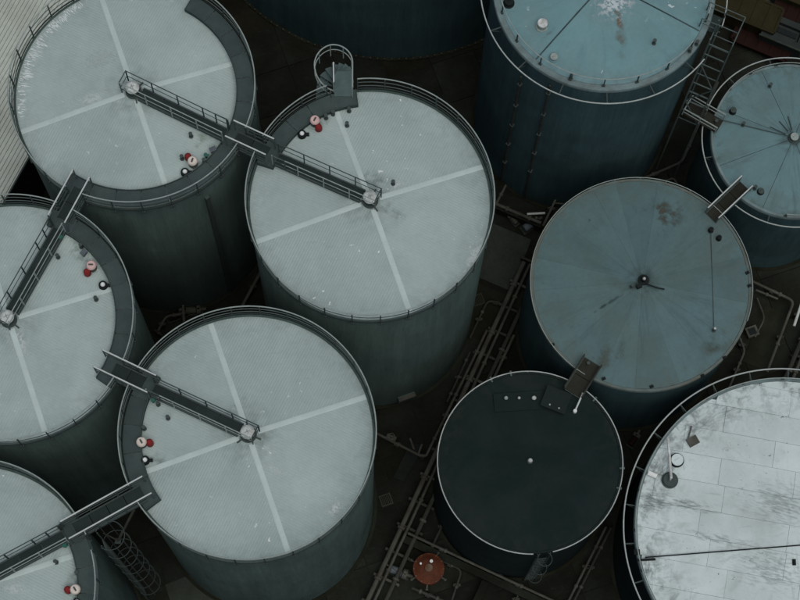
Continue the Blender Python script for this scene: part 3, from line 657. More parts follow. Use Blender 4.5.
for tk, ck, lst in ((tankA, cA, [(204, 139, (0.24, 0.32, 0.25), 0.75, 0.45, 0.2, 0.75, 3.0, 0.3), (92, 100, (0.6, 0.67, 0.66), 0.9, 0.4, 0.3, 0.8, 5.0, 0.10), (195, 168, (0.17, 0.21, 0.19), 0.6, 0.35, 0.6, 0.7, 4.0, 0.3), (100, 60, (0.5, 0.57, 0.56), 0.8, 0.5, 0.3, 0.6, 5.5, 0.10)]),
                    (tankC, cC, [(395, 186, (0.6, 0.67, 0.66), 0.5, 0.3, 0.3, 0.8, 5.0, 0.10), (390, 212, (0.2, 0.25, 0.24), 1.0, 0.25, R_(-35), 0.6, 4.0, 0.3), (475, 255, (0.62, 0.7, 0.69), 1.3, 0.35, R_(60), 0.85, 5.0, 0.08), (320, 122, (0.2, 0.24, 0.21), 0.6, 0.4, 0.6, 0.6, 4.0, 0.3), (370, 182, (0.2, 0.25, 0.23), 0.7, 0.5, 0, 0.6, 4.0, 0.3)]),
                    (tankF, cF, [(20, 342, (0.62, 0.69, 0.68), 0.9, 0.4, R_(-70), 0.9, 5.0, 0.08), (80, 252, (0.22, 0.28, 0.25), 0.8, 0.4, R_(-50), 0.65, 4.0, 0.3), (93, 272, (0.28, 0.2, 0.16), 0.3, 0.25, 0, 0.7, 5.0, 0.3)]),
                    (tankB, cB, [(158, 462, (0.2, 0.25, 0.22), 0.8, 0.4, R_(-30), 0.7, 4.0, 0.3), (233, 412, (0.2, 0.25, 0.24), 0.9, 0.3, R_(60), 0.5, 4.0, 0.3), (262, 440, (0.2, 0.24, 0.23), 0.6, 0.4, 0, 0.6, 4.5, 0.3), (335, 508, (0.62, 0.7, 0.69), 0.5, 0.25, R_(40), 0.85, 5.0, 0.08), (275, 470, (0.6, 0.67, 0.66), 0.8, 0.2, R_(-20), 0.6, 5.0, 0.08)]),
                    (tankH, cH, [(15, 590, (0.58, 0.66, 0.65), 0.7, 0.4, 0, 0.8, 5.0, 0.1), (75, 575, (0.24, 0.3, 0.28), 0.7, 0.35, R_(80), 0.7, 4.0, 0.3)])):
    rf_ = [o for o in tk.children if o.name.split('.')[0] == 'roof'][0]
    for px, py, colr, l_, w_, an, al, ns_, hd in lst: stain(rf_, ck, px, py, zW, colr, l_ * 1.15, w_ * 1.15, an, al * 0.8, ns_ * (1.8 if hd < 0.2 else 1.0), hd * 0.8, 0.052, rmax=TR - 0.06)
def place(t, c, H, rise, R, lst):
    for f in lst:
        p = at(f[1], f[2], H + 0.2) - c; rr = math.hypot(p.x, p.y); yield f, Vector((p.x, p.y, H + rise * max(0, 1 - rr / R) + 0.03))
def manway(t, p, r=0.24, h=0.22, mat='galv', lid='hub_metal', name='manway'):
    m = cyl(r, h, 18); m.lathe([(0, 0), (r * 1.35, 0), (r * 1.35, 0.03), (0, 0.03)], 18); o = obj(name, m, mat, t, p, 0, True)
    l = cyl(r * 1.12, 0.05, 18, None, 0.015); l.box((0, 0, 0.07), (r, 0.03, 0.04)); obj('lid', l, lid, o, (0, 0, h), 0.5)
    return o
for f, p in place(tE, cE, TH, 0.4, RE, [('m', 542, 26), ('s', 554, 57), ('n', 571, 77), ('m2', 509, 2), ('n', 654, 43), ('n', 697, 43), ('n', 690, 50), ('k', 616, 12)]):
    if f[0] == 'm': manway(tE, p, 0.17, 0.3)
    elif f[0] == 's': manway(tE, p, 0.13, 0.12, 'pale_blue_roof', 'galv')
    elif f[0] == 'm2': manway(tE, p, 0.16, 0.2, 'black_steel', 'black_steel')
    elif f[0] == 'k':
        o = manway(tE, Vector((0, 0, TH + 0.42)), 0.12, 0.25, 'rust', 'hub_metal', 'centre_vent')
    else: fitting(tE, 'nozzle', p)
for a, zt in ((azE(546, 88), TH - 0.6), (azE(512, 70), TH - 1.6)):
    m = MB(); m.tube([pol(RE + 0.09, a, 0.2), pol(RE + 0.09, a, zt)], 0.045, 6)
    pp = obj('riser_pipe', m, 'pipe_dark', tE, smooth=True)
    for k in range(5):
        z = zt - 0.8 - 2.2 * k; q = MB(); q.box(pol(RE + 0.07, a, z), (0.16, 0.16, 0.08), a); obj('clamp', q, 'galv_dark', pp)

# I: small blue-grey tank, right edge
cI = at(792, 141, LH); cI.z = 0; RI = 3.25
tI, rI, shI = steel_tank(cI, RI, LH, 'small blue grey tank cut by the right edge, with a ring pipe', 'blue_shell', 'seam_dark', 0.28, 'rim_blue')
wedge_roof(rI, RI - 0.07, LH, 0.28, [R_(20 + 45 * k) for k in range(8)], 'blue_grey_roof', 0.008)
ring_pipe(tI, RI + 0.36, LH - 0.05, RI, 12, 0.026, 'rim_light', a0=0.2)
guard_rail(tI, RI - 0.02, R_(-98 + 0), R_(158), LH + 0.08, LH + 0.36, 'galv', R_(20), (0.0,), False, 0.016, LH + 0.04)
manway(tI, Vector((0, 0, LH + 0.30)), 0.15, 0.2, 'galv_dark', 'galv', 'centre_vent')
pq = (at(711, 117, LH + 0.15) - cI); mm = MB(); mm.tube([Vector((pq.x, pq.y, LH + 0.12)), Vector((pq.x * 0.5, pq.y * 0.5, LH + 0.26)), (0.0, 0, LH + 0.42)], 0.018, 6); obj('roof_pipe', mm, 'galv_dark', tI, smooth=True)
for a in (100, 126, 152):
    mm = MB(); mm.tube([pol(0.35, R_(a), LH + 0.36), pol(0.9 + 0.2 * (a % 7) / 7, R_(a), LH + 0.30)], 0.02, 6); obj('roof_bar', mm, 'galv_dark', tI)
for f, p in place(tI, cI, LH, 0.28, RI, [('m', 733, 111), ('n', 743, 125), ('n', 755, 188), ('k', 761, 191), ('n', 715, 130), ('n', 716, 122), ('n', 770, 86)]):
    if f[0] in 'mk': manway(tI, p, 0.11, 0.22 if f[0] == 'm' else 0.12, 'black_steel', 'galv_dark')
    else: fitting(tI, 'nozzle', p)

# D: blue plated tank, right of centre
cD = at(641, 284, LH); cD.z = 0; RD = 4.33
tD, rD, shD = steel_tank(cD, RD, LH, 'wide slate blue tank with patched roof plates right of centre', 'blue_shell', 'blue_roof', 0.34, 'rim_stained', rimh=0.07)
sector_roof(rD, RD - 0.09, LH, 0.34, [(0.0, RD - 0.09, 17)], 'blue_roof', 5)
k = MB(); k.tube(arc(RD + 0.035, R_(-20), R_(238), LH + 0.17, R_(4)), 0.018, 5); kr = obj('rim_rail', k, 'galv', tD, smooth=True)
for i in range(20):
    q = MB(); q.box(pol(RD + 0.035, R_(-20 + 258 * i / 19), LH + 0.10), (0.03, 0.05, 0.12), R_(-20 + 258 * i / 19)); obj('bracket', q, 'galv', kr)
hb = MB(); hb.lathe([(0, 0.07), (0.22, 0.06), (0.22, 0.0)], 14); hb.lathe([(0, 0.1), (0.11, 0.08), (0.11, 0.22), (0.09, 0.25), (0, 0.25)], 16); hb.tube([(0.1, -0.2, 0.15), (0.55, -0.35, 0.12), (0.8, -0.38, 0.06)], 0.03, 6); hb.box((-0.2, -0.28, 0.14), (0.2, 0.16, 0.16), 0.4)
hv = obj('centre_vent', hb, 'black_steel', tD, (0.05, 0.05, LH + 0.36)); cp = cyl(0.065, 0.06, 12, 0.05, 0.02); obj('vent_cap', cp, 'vent_cap', hv, (0, 0, 0.25), 0, True)
a_, b_ = at(711, 232, LH + 0.2) - cD, at(714, 326, LH + 0.2) - cD
m = MB(); m.tube([(a_.x, a_.y, LH + 0.17), (b_.x, b_.y, LH + 0.17)], 0.013, 6); obj('roof_pipe', m, 'galv_dark', tD, smooth=True)
for f, p in place(tD, cD, LH, 0.34, RD, [('m', 711, 230), ('m', 719, 238), ('w', 714, 330), ('n', 631, 288), ('n', 588, 364)] + [('b', 553, 344), ('b', 703, 375), ('b', 725, 357), ('b', 748, 272), ('b', 604, 378), ('b', 652, 386), ('b', 750, 285)]):
    if f[0] == 'm': manway(tD, p, 0.085, 0.2, 'black_steel', 'black_steel')
    elif f[0] == 'w': o = fitting(tD, 'nozzle', p); obj('cap', cyl(0.05, 0.04, 10), 'vent_cap', o, (0, 0, 0.33))
    elif f[0] == 'n': fitting(tD, 'nozzle', p)
    else:
        q = MB(); q.box((0, 0, 0.04), (0.14, 0.1, 0.12), 0.4); q.box((0, 0, 0.11), (0.05, 0.05, 0.06)); obj('lug', q, 'black_steel', tD, p)

zD = lambda r: LH + 0.34 * (1 - min(1, r / (RD - 0.09)))
stain(rD, cD, 664, 214, zD, (0.085, 0.082, 0.062), 1.1, 0.9, 0.3, 0.9, 3.0, 0.2)
stain(rD, cD, 603, 358, zD, (0.10, 0.115, 0.085), 1.4, 0.7, R_(35), 0.8, 2.2, 0.3)
stain(rD, cD, 618, 283, zD, (0.13, 0.18, 0.17), 0.8, 0.7, 0.2, 0.6, 1.5, 0.3)
stain(rD, cD, 598, 310, zD, (0.045, 0.075, 0.078), 1.9, 0.10, R_(212), 0.8, 2.0, 0.2)
stain(rD, cD, 715, 345, zD, (0.085, 0.11, 0.085), 1.0, 0.7, R_(60), 0.6, 2.2, 0.3)
# G: black-roofed tank
cG = at(530, 462, LH); cG.z = 0; RG = 3.50
tG, rG, shG = steel_tank(cG, RG, LH, 'small tank with a matt black roof and thin pale rim', 'dark_shell', 'dark_roof', 0.16, 'dark_shell', rimw=0.05, rimh=0.06)
v = at(545, 557, LH + 0.6) - cG; aG = math.atan2(v.y, v.x); k = MB(); k.tube(arc(RG + 0.05, aG + R_(6), aG + R_(354), LH + 0.10, R_(3)), 0.024, 6); kr = obj('rim_rail', k, 'rim_light', tG, smooth=True)
for i in range(18):
    a = R_(-60 + 320 * i / 17); q = MB(); q.box(pol(RG + 0.04, a, LH - 0.02), (0.06, 0.05, 0.24), a); obj('bracket', q, 'cage', kr)
for f, p in place(tG, cG, LH, 0.16, RG, [('c', 530, 461), ('c', 534, 398), ('d', 519, 398), ('e', 506, 398)]):
    r = {'c': 0.09, 'd': 0.06, 'e': 0.08}[f[0]]
    m = cyl(r * 0.7, 0.16, 12); m.lathe([(0, 0), (r * 1.3, 0), (r * 1.3, 0.025), (0, 0.025)], 12); o = obj('vent', m, 'galv_dark', tG, p, 0, True)
    obj('vent_cap', cyl(r, 0.07, 14, r * 0.8, 0.02), 'vent_cap' if f[0] != 'e' else 'galv', o, (0, 0, 0.16), 0, True)
pl = at(519, 402, LH) - cG; q = MB(); q.box((0, 0, 0), (1.95, 0.72, 0.05), R_(4)); obj('roof_plate', q, 'dark_roof', tG, (pl.x, pl.y, LH + 0.09))
pl = at(556, 400, LH + 0.3) - cG; q = MB(); q.box((0, 0, 0.17), (1.0, 0.85, 0.06), R_(-22))
for x, y in ((-0.42, -0.35), (0.42, -0.35), (0.42, 0.35), (-0.42, 0.35)):
    ca, sa = math.cos(R_(-22)), math.sin(R_(-22)); q.box((x * ca - y * sa, x * sa + y * ca, 0.0), (0.06, 0.06, 0.34), R_(-22))
o = obj('platform', q, 'dark_shell', tG, (pl.x, pl.y, LH + 0.16))
for x in (-0.25, 0.1): z = cyl(0.035, 0.04, 8); obj('bolt', z, 'galv', o, (x, -0.30 - 0.4 * x, 0.20))
a_, b_ = at(583, 393, LH + 0.5) - cG, at(575, 411, LH + 0.2) - cG
q = MB(); q.tube([(a_.x, a_.y, LH + 0.35), (b_.x, b_.y, LH + 0.22)], 0.035, 8); o = obj('vent_arm', q, 'rail_light', tG, smooth=True)
z = cyl(0.075, 0.22, 12, None, 0.02); obj('arm_foot', z, 'white_cap', o, (b_.x, b_.y, LH + 0.06), 0, True)
z = MB(); z.box((a_.x, a_.y, LH + 0.2), (0.07, 0.07, 0.4)); obj('post', z, 'galv', o)
for px, py in ((593, 401), (620, 468), (622, 489), (512, 378), (494, 385)):
    p = at(px, py, LH + 0.1) - cG; a = math.atan2(p.y, p.x); z = MB(); z.box((0.05, 0, 0), (0.2, 0.06, 0.04)); z.box((0.12, 0, 0.05), (0.04, 0.08, 0.1)); obj('lug', z, 'cage', tG, pol(RG - 0.02, a, LH + 0.05), a)
v = at(545, 557, LH + 0.6) - cG; aG = math.atan2(v.y, v.x); p = cG + pol(RG + 0.12, aG, 0)
caged_ladder((p.x, p.y), aG, 0.0, LH + 0.5, 'caged ladder at the lower rim of the black-roofed tank', 0.27, hoop=2.4, mat='cage_dim', straps=4)

# J: large worn white tank, lower right
cJ = at(790, 531, LH); cJ.z = 0; RJ = 5.92
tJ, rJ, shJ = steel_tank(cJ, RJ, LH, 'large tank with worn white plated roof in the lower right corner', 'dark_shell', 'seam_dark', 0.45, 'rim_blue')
v = at(781, 521, LH) - at(634, 493, LH)
plate_roof(rJ, RJ - 0.10, LH, 0.45, math.atan2(v.y, v.x), 1.05, 3.0, 'worn_white', 0.009, 0.35, seed=11)
ring_pipe(tJ, RJ + 0.42, LH + 0.02, RJ, 26, 0.030, 'rim_light', a0=0.08)
guard_rail(tJ, RJ - 0.01, 0, 2 * math.pi, LH + 0.1, LH + 0.28, 'galv', R_(15), (0.0,), False, 0.022, LH + 0.02)
fl = list(place(tJ, cJ, LH, 0.45, RJ, [('m', 677, 460), ('p', 670, 480), ('q', 693, 441), ('c', 637, 552), ('z', 793, 563), ('r', 667, 440)]))
F = {f[0]: p for f, p in fl}
manway(tJ, F['m'] + Vector((0, 0, 0.02)), 0.21, 0.14, 'black_steel', 'worn_white')
manway(tJ, F['p'] + Vector((0, 0, 0.02)), 0.24, 0.12, 'galv_dark', 'galv_dark')
q = MB(); q.tube([F['r'] + Vector((0, 0, 0.45)), F['p'] + Vector((0, 0, 0.42)), F['p'] + Vector((0, 0, 0.1))], 0.055, 8); obj('vent_arm', q, 'hub_metal', tJ, smooth=True)
q = MB(); q.box((0, 0, 0.03), (0.42, 0.34, 0.10), 0.5); q.box((-0.1, 0.35, 0.03), (0.05, 0.5, 0.05), -0.3); obj('roof_hatch', q, 'pipe_grey', tJ, F['q'] + Vector((0, 0, 0.03)))
q = MB(); q.box((0, 0, 0.08), (0.22, 0.2, 0.18)); q.box((0.35, -0.28, 0.05), (0.7, 0.08, 0.1), 0.05); obj('winch', q, 'black_steel', tJ, F['c'] + Vector((0, 0, 0.03)))
c0 = F['c'] + Vector((0.3, -0.2, 0.14)); c1 = at(812, 544, LH + 0.6) - cJ; c1.z = LH + 0.52
q = MB(); q.tube([c0, c0.lerp(c1, 0.5) + Vector((0, 0, -0.0)), c1, c1 * 0.2 + Vector((0.5, 0, LH * 0.8 + 0.4))], 0.024, 6); obj('guy_cable', q, 'black_steel', tJ)
q = MB(); q.box((0, 0, 0.06), (0.14, 0.24, 0.12), 0.0, 0.5); obj('lug', q, 'black_steel', tJ, F['z'] + Vector((0, 0, 0.03)))
pw = at(652, 475, LH + 0.1) - cJ; q = MB(); q.box((0, 0, 0), (0.36, 0.16, 0.16), -0.4); q.box((0, 0, 0.09), (0.30, 0.11, 0.03), -0.4); obj('float_box', q, 'white_cap', tJ, (pw.x, pw.y, LH + 0.16))

zJ = lambda r: LH + 0.45 * (1 - min(1, r / (RJ - 0.10)))
for px, py, l_, w_, an, al, ns_ in ((745, 388, 1.0, 0.28, R_(75), 0.85, 2.6), (735, 402, 0.9, 0.6, 0.3, 0.6, 3.5), (655, 500, 0.8, 0.5, R_(-10), 0.85, 3.5), (690, 505, 1.1, 0.3, R_(-12), 0.8, 3.5), (665, 470, 0.7, 0.5, R_(60), 0.8, 3.0), (780, 505, 1.6, 0.9, R_(-15), 0.55, 4.0), (770, 570, 1.6, 0.9, R_(-15), 0.55, 4.0), (700, 425, 1.2, 0.4, R_(35), 0.5, 4.0), (648, 570, 0.9, 0.35, R_(95), 0.8, 4.5), (720, 540, 1.6, 0.25, R_(-14), 0.6, 3.0)):
    stain(rJ, cJ, px, py, zJ, (0.14, 0.165, 0.155), l_ * 1.5, w_ * 1.5, an, al * 0.48, ns_ * 2.0, 0.16, 0.058, 'grime', RJ - 0.13)
# K: dark blue tank beyond the upper edge
cK = at(392, -126, 0); RK = 9.0
tK, rK, shK = steel_tank(cK, RK, 10.0, 'dark blue tank wall at the upper edge behind the spiral staircase', 'blue_shell', 'blue_grey_roof', 0.5, 'rim_blue')
bm_ = shared('bolt', lambda: cyl(0.045, 0.10, 8).mesh('bolt'))
for i in range(90):
    a = R_(180 + 2 * i); obj('anchor_bolt', bm_, 'pipe_dark', shK, pol(RK + 0.09, a, 0.08))

gangway(cD, RD, cI, RI, LH + 0.12, 'dark gangway with pale rails joining the slate blue tank to the right edge tank', w=0.52, ina=0.40, inb=0.45, deck='brown_deck', over=0.0, hr=0.6, group='low tank gangways')
gangway(cD, RD, cG, RG, LH + 0.16, 'short brown gangway joining the slate blue tank to the black-roofed tank', w=0.72, ina=0.55, inb=0.35, deck='brown_deck', rail='pipe_dark', over=0.0, hr=0.35, group='low tank gangways')

# ------------------------------------------------------------------ ladder tower between the pale blue and the small tank
tp = Vector((12.93, 29.05, 0)); tz = R_(-25)
tw = thing('ladder_tower', tp, 'open steel ladder tower between the pale blue tank and the right edge tank', 'tower', rz=tz)
ZT = TH + 0.5
for x, y in ((-0.42, -0.42), (0.42, -0.42), (0.42, 0.42), (-0.42, 0.42)):
    q = MB(); q.box((x, y, ZT / 2), (0.05, 0.05, ZT)); obj('post', q, 'cage', tw)
fr = MB(); w = 0.84
for (a, b) in (((-.42, -.42), (.42, -.42)), ((.42, -.42), (.42, .42)), ((.42, .42), (-.42, .42)), ((-.42, .42), (-.42, -.42))):
    fr.beam((a[0], a[1], 0), (b[0], b[1], 0), 0.035, 0.035)
frm = fr.mesh('cross_frame')
z = LH - 0.6
while z < ZT: obj('cross_frame', frm, 'cage', tw, (0, 0, z)); z += 0.95
for s in (-0.2, 0.2):
    q = MB(); q.box((-0.3, s, (ZT + LH - 0.4) / 2), (0.04, 0.025, ZT - LH + 0.4)); obj('stringer', q, 'cage', tw)
rm2 = (lambda q: (q.tube([(-0.3, -0.2, 0), (-0.3, 0.2, 0)], 0.018, 6), q)[-1])(MB()).mesh('rung')
z = LH
while z < ZT - 0.2: obj('rung', rm2, 'cage', tw, (0, 0, z)); z += 0.3
for i in range(3):
    z = LH - 0.6 + 1.9 * i; q = MB(); sg = 1 if i % 2 else -1; q.beam((0.42, -0.42 * sg, z), (0.42, 0.42 * sg, z + 1.9), 0.04, 0.04); q.beam((-0.42 * sg, -0.42, z), (0.42 * sg, -0.42, z + 1.9), 0.04, 0.04); obj('brace', q, 'cage', tw)
q = MB(); q.box((-0.7, 0.45, TH - 0.05), (0.75, 0.7, 0.05)); obj('platform', q, 'deck', tw)
for a, b in (((-1.0, 0.82, TH), (0.42, 0.82, TH)), ((0.42, 0.82, TH), (0.42, -0.42, TH)), ((-1.0, 0.1, TH), (-0.42, 0.1, TH))): straight_rail(tw, a, b, 0.75, 'cage', 0.6, 0.022)
# bridge from the tower foot-landing to the small tank
d = (cI - tp); d.z = 0; az = math.atan2(-0.62, 1.0) ; br = thing('gangway', (tp.x + 0.1, tp.y - 0.35, LH + 0.12), 'small open gangway from the ladder tower onto the right edge tank', 'gangway', 'low tank gangways', az)
deck_run(br, (-0.45, 0, 0), (1.05, 0, 0), 0.62, 0.05, 0.75, 'brown_deck')
for s in (-0.33, 0.33): straight_rail(br, (-0.5, s, 0), (1.0, s, 0), 0.6, 'galv', 0.75, 0.026)
straight_rail(br, (-0.5, -0.33, 0), (-0.5, 0.33, 0), 0.6, 'galv', 0.66, 0.022)

# ------------------------------------------------------------------ shed with ribbed roof, upper left
SZ = 5.0
e0, e1 = at(3, 203, SZ), at(27, 160, SZ); du = (e1 - e0).normalized(); dv = Vector((-du.y, du.x, 0)); sa_ = math.atan2(du.y, du.x)
if dv.x > 0: dv = -dv
shd = thing('shed', (e0.x, e0.y, 0), 'low shed with pale ribbed metal roof behind the upper left tank', 'shed', rz=sa_)
def ribbed():
    mb = MB(); rows = []; y = 0.0; pitch = 1 / 6.0
    while y < 0.999:
        for dy, h in ((0, 0), (0.07, 0), (0.085, 0.06), (0.15, 0.06)): rows.append((y + dy, h))
        y += pitch
    rows.append((1.0, 0)); vs_ = []; fs = []
    for y, h in rows: vs_ += [(0, y, h), (5.9, y, h)]
    for i in range(len(rows) - 1): fs.append((2 * i, 2 * i + 1, 2 * i + 3, 2 * i + 2))
    mb.add(vs_, fs); return mb.mesh('roof_sheet')
rs = ribbed()
q = MB(); q.box((11.0, 6.0, SZ / 2 - 0.04), (25.6, 11.6, SZ - 0.1)); obj('wall', q, 'shed_wall', shd)
for i in range(12):
    for j in range(5):
        o = obj('roof_sheet', rs, 'shed_roof', shd, (-7.0 + 0.0 + 5.88 * j + 4.6, i * 1.003, SZ + 0.012 * (j % 2)))
q = MB(); q.beam((-2.6, -0.03, SZ - 0.02), (25, -0.03, SZ - 0.02), 0.06, 0.18); obj('gutter', q, 'galv_dark', shd)

# ------------------------------------------------------------------ yard floor: slabs, pipes and plant
def gp(px, py, z=0.0): return at(px, py, z)
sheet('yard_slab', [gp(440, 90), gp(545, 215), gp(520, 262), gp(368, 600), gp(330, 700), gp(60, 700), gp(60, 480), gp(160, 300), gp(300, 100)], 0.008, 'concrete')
ys = thing_slab = bpy.data.objects['yard_slab']
TK = [(cA, TR), (cB, TR), (cC, TR), (cF, TR), (cH, TR), (cE, RE), (cI, RI), (cD, RD), (cG, RG), (cJ, RJ), (cK, RK)]
def slab_mesh(w, h):
    mb = MB(); mb.box((0, 0, -0.03), (w, h, 0.08)); return mb.mesh('slab')
SM = {(w, h): slab_mesh(w, h) for w, h in ((1.97, 1.97),)}
rnd = random.Random(21)
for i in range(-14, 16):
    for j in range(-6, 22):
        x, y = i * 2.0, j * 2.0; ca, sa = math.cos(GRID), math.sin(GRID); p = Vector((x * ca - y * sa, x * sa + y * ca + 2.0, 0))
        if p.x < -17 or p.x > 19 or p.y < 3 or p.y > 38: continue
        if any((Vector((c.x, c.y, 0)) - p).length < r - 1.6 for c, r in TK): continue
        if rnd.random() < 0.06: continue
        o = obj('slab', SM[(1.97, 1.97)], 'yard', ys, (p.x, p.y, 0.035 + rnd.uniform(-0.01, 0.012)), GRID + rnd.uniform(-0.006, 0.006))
slabs = [((493, 224), (531, 240), (512, 292), (474, 276)), ((472, 281), (510, 297), (489, 345), (450, 328))]
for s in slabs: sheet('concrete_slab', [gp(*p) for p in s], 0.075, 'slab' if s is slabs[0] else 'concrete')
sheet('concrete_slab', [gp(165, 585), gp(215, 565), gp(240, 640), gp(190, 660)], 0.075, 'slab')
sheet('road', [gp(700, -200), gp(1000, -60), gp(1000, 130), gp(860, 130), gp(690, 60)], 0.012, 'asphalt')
def pipe(pts, r, label, mat='pipe_grey', z=0.35, supports=True, flanges=0, cat='pipe', name='pipe', group=None):
    P = [gp(p[0], p[1], p[2] if len(p) > 2 else z) for p in pts]; o = P[0].copy(); o.z = 0
    t = thing(name, o, label, cat, group)
    # rounded bends
    Q = [P[0]]
    for i in range(1, len(P) - 1):
        a, b, c = P[i - 1], P[i], P[i + 1]; k = min(0.25, (a - b).length / 3, (c - b).length / 3)
        u, w_ = (a - b).normalized() * k, (c - b).normalized() * k
        for s in (0, 0.25, 0.5, 0.75, 1): Q.append((b + u) * (1 - s) ** 2 + b * (2 * s * (1 - s)) + (b + w_) * s * s)
    Q.append(P[-1])
    m = MB(); m.tube([q - o for q in Q], r, 8); obj('run', m, mat, t, smooth=True)
    if supports:
        for i in range(len(P) - 1):
            n = max(1, int((P[i + 1] - P[i]).length / 2.2))
            for k in range(n):
                p = P[i].lerp(P[i + 1], (k + 0.5) / n) - o; q = MB(); q.box((p.x, p.y, max(0.02, (p.z - r)) / 2), (0.16, 0.16, max(0.04, p.z - r))); q.box((p.x, p.y, p.z - r), (0.3, 0.1, 0.04)); obj('support', q, 'pipe_dark', t)
    for k in range(flanges):
        s = (k + 0.5) / flanges; L = [(Q[i + 1] - Q[i]).length for i in range(len(Q) - 1)]; tot = sum(L) * s; i = 0
        while tot > L[i]: tot -= L[i]; i += 1
        d = (Q[i + 1] - Q[i]).normalized(); p = Q[i] + d * tot - o; q = MB(); q.tube([p - d * 0.05, p + d * 0.05], r * 1.7, 10); obj('flange', q, 'pipe_grey', t)
    return t
# main pipe rack, upper slab to the lower edge
rk = [((524, 262), (366, 604)), ((531, 265), (373, 606)), ((541, 268), (384, 608))]
pipe([(524, 262), (366, 604)], 0.10, 'leftmost pipe of the rack running from the upper slab to the lower edge', 'pipe_grey', 0.55, False, 7)
pipe([(530, 264), (372, 606)], 0.06, 'thin middle pipe of the rack running to the lower edge', 'pipe_grey', 0.62, False, 5)
pipe([(540, 268), (382, 609)], 0.09, 'darker right pipe of the rack running to the lower edge', 'pipe_dark', 0.55, False, 6)
r0, r1 = gp(532, 265), gp(374, 606); rko = r0.copy()
rack = thing('pipe_rack', rko, 'low steel pipe rack along the aisle between the white and blue tanks', 'pipe rack')
dd = (r1 - r0); nn = 15; sd = Vector((-dd.y, dd.x, 0)).normalized()
for i in range(nn):
    p = dd * (i / (nn - 1)); q = MB(); q.beam(p - sd * 0.55 + Vector((0, 0, 0.40)), p + sd * 0.6 + Vector((0, 0, 0.40)), 0.10, 0.10)
    for s in (-0.5, 0.55): q.box((p.x + sd.x * s, p.y + sd.y * s, 0.18), (0.1, 0.1, 0.36))
    obj('sleeper', q, 'pipe_grey' if i % 4 == 1 else 'pipe_dark', rack)
pipe([(487, 330), (466, 374), (426, 456), (419, 455), (376, 433)], 0.055, 'pale pipe turning off the rack towards the lower middle white tank', 'pipe_grey', 0.6, True, 4)
vp = gp(391, 441, 0); vv = thing('gate_valve', vp, 'small gate valve on the pale pipe beside the lower middle white tank', 'valve')
q = MB(); q.box((0, 0, 0.6), (0.42, 0.22, 0.24), R_(-24)); q.tube([(0, 0, 0.6), (0, 0, 0.95)], 0.03, 6); obj('body', q, 'pipe_grey', vv)
q = MB(); q.tube([tuple(pol(0.14, R_(30 * i), 0.95)) for i in range(12)], 0.018, 5, closed=True); obj('handwheel', q, 'pipe_grey', vv)
for i, (a, b) in enumerate((((410, 438), (414, 449)), ((422, 444), (418, 455)))): pipe([(a[0], a[1], 0.9), (b[0], b[1], 0.6)], 0.045, ('left' if i == 0 else 'right') + ' stub of the pipe crossing over the narrow trench', 'pipe_grey', 0.6, False, group='stubs by the trench')
sheet('trench_cover', [gp(411, 442), gp(423, 447), gp(404, 482), gp(393, 478)], 0.10, 'asphalt')
pipe([(514, 335), (493, 380)], 0.06, 'straight pale pipe above the black-roofed tank', 'pipe_grey', 0.7, True, 1)
pipe([(408, 533), (478, 566), (560, 604)], 0.055, 'pale pipe edging the pump pit below the black-roofed tank', 'pipe_grey', 0.9, True, 2)
def wall_(a, b, h, w, label, mat='concrete'):
    p, r = gp(*a), gp(*b); o = thing('bund_wall', p, label, 'wall', 'low bund walls'); m = MB(); m.beam(Vector((0, 0, h / 2)), r - p + Vector((0, 0, h / 2)), w, h); obj('wall', m, mat, o)
    m = MB(); m.beam(Vector((0, 0, h + 0.03)), r - p + Vector((0, 0, h + 0.03)), w + 0.08, 0.06); obj('coping', m, 'yard', o); return o
wall_((404, 541), (556, 611), 0.55, 0.22, 'low wall along the far side of the pump pit')
wall_((485, 583), (467, 622), 0.48, 0.22, 'low wall closing the right side of the pump pit')
wall_((495, 210), (541, 230), 0.7, 0.25, 'low wall above the pale concrete slab by the spiral stair tank')
pipe([(496, 204), (541, 223)], 0.07, 'upper horizontal pipe at the head of the rack', 'pipe_grey', 0.9, True, 2)
pipe([(506, 185), (496, 204)], 0.05, 'short pale pipe beside the right rim of the spiral stair tank', 'pipe_grey', 0.9, False, 1)
pipe([(583, 196), (560, 190), (543, 226)], 0.05, 'bent handrail pipe behind the slate blue tank', 'pipe_grey', 1.0, True, 0)
pipe([(590, 206), (554, 203)], 0.035, 'thin cross pipe behind the slate blue tank', 'pipe_grey', 0.9, False, 0)
pipe([(527, 214), (545, 213)], 0.05, 'short bright pipe above the head of the rack', 'rail_light', 0.9, False, 0)
def small_pump(px, py, label, rz=0.0, mat='pump_blue', s=1.0):
    t = thing('pump', gp(px, py), label, 'pump', 'pumps in the yard', rz)
    q = MB(); q.box((0, 0, 0.08), (0.9 * s, 0.4 * s, 0.14)); obj('base', q, 'slab', t)
    q = MB(); q.tube([(-0.35 * s, 0, 0.36 * s), (0.12 * s, 0, 0.36 * s)], 0.17 * s, 12); q.box((-0.1 * s, 0, 0.19 * s), (0.3 * s, 0.2 * s, 0.16 * s)); obj('motor', q, mat, t, smooth=True)
    q = MB(); q.tube([(0.16 * s, 0, 0.36 * s), (0.36 * s, 0, 0.36 * s)], 0.22 * s, 14); q.tube([(0.26 * s, 0, 0.5 * s), (0.26 * s, 0, 0.85 * s)], 0.06 * s, 8); q.tube([(0.36 * s, 0, 0.36 * s), (0.6 * s, 0, 0.36 * s)], 0.07 * s, 8); obj('casing', q, 'pipe_grey', t, smooth=True)
    return t
small_pump(530, 227, 'pump at the head of the rack left of the slate blue tank', 0.6)
small_pump(513, 221, 'small pump on the pale concrete slab', 2.2, 'pipe_grey', 0.7)
small_pump(399, 573, 'grey pump in the pit beside the orange vessel', R_(-20), 'pump_blue', 1.0)
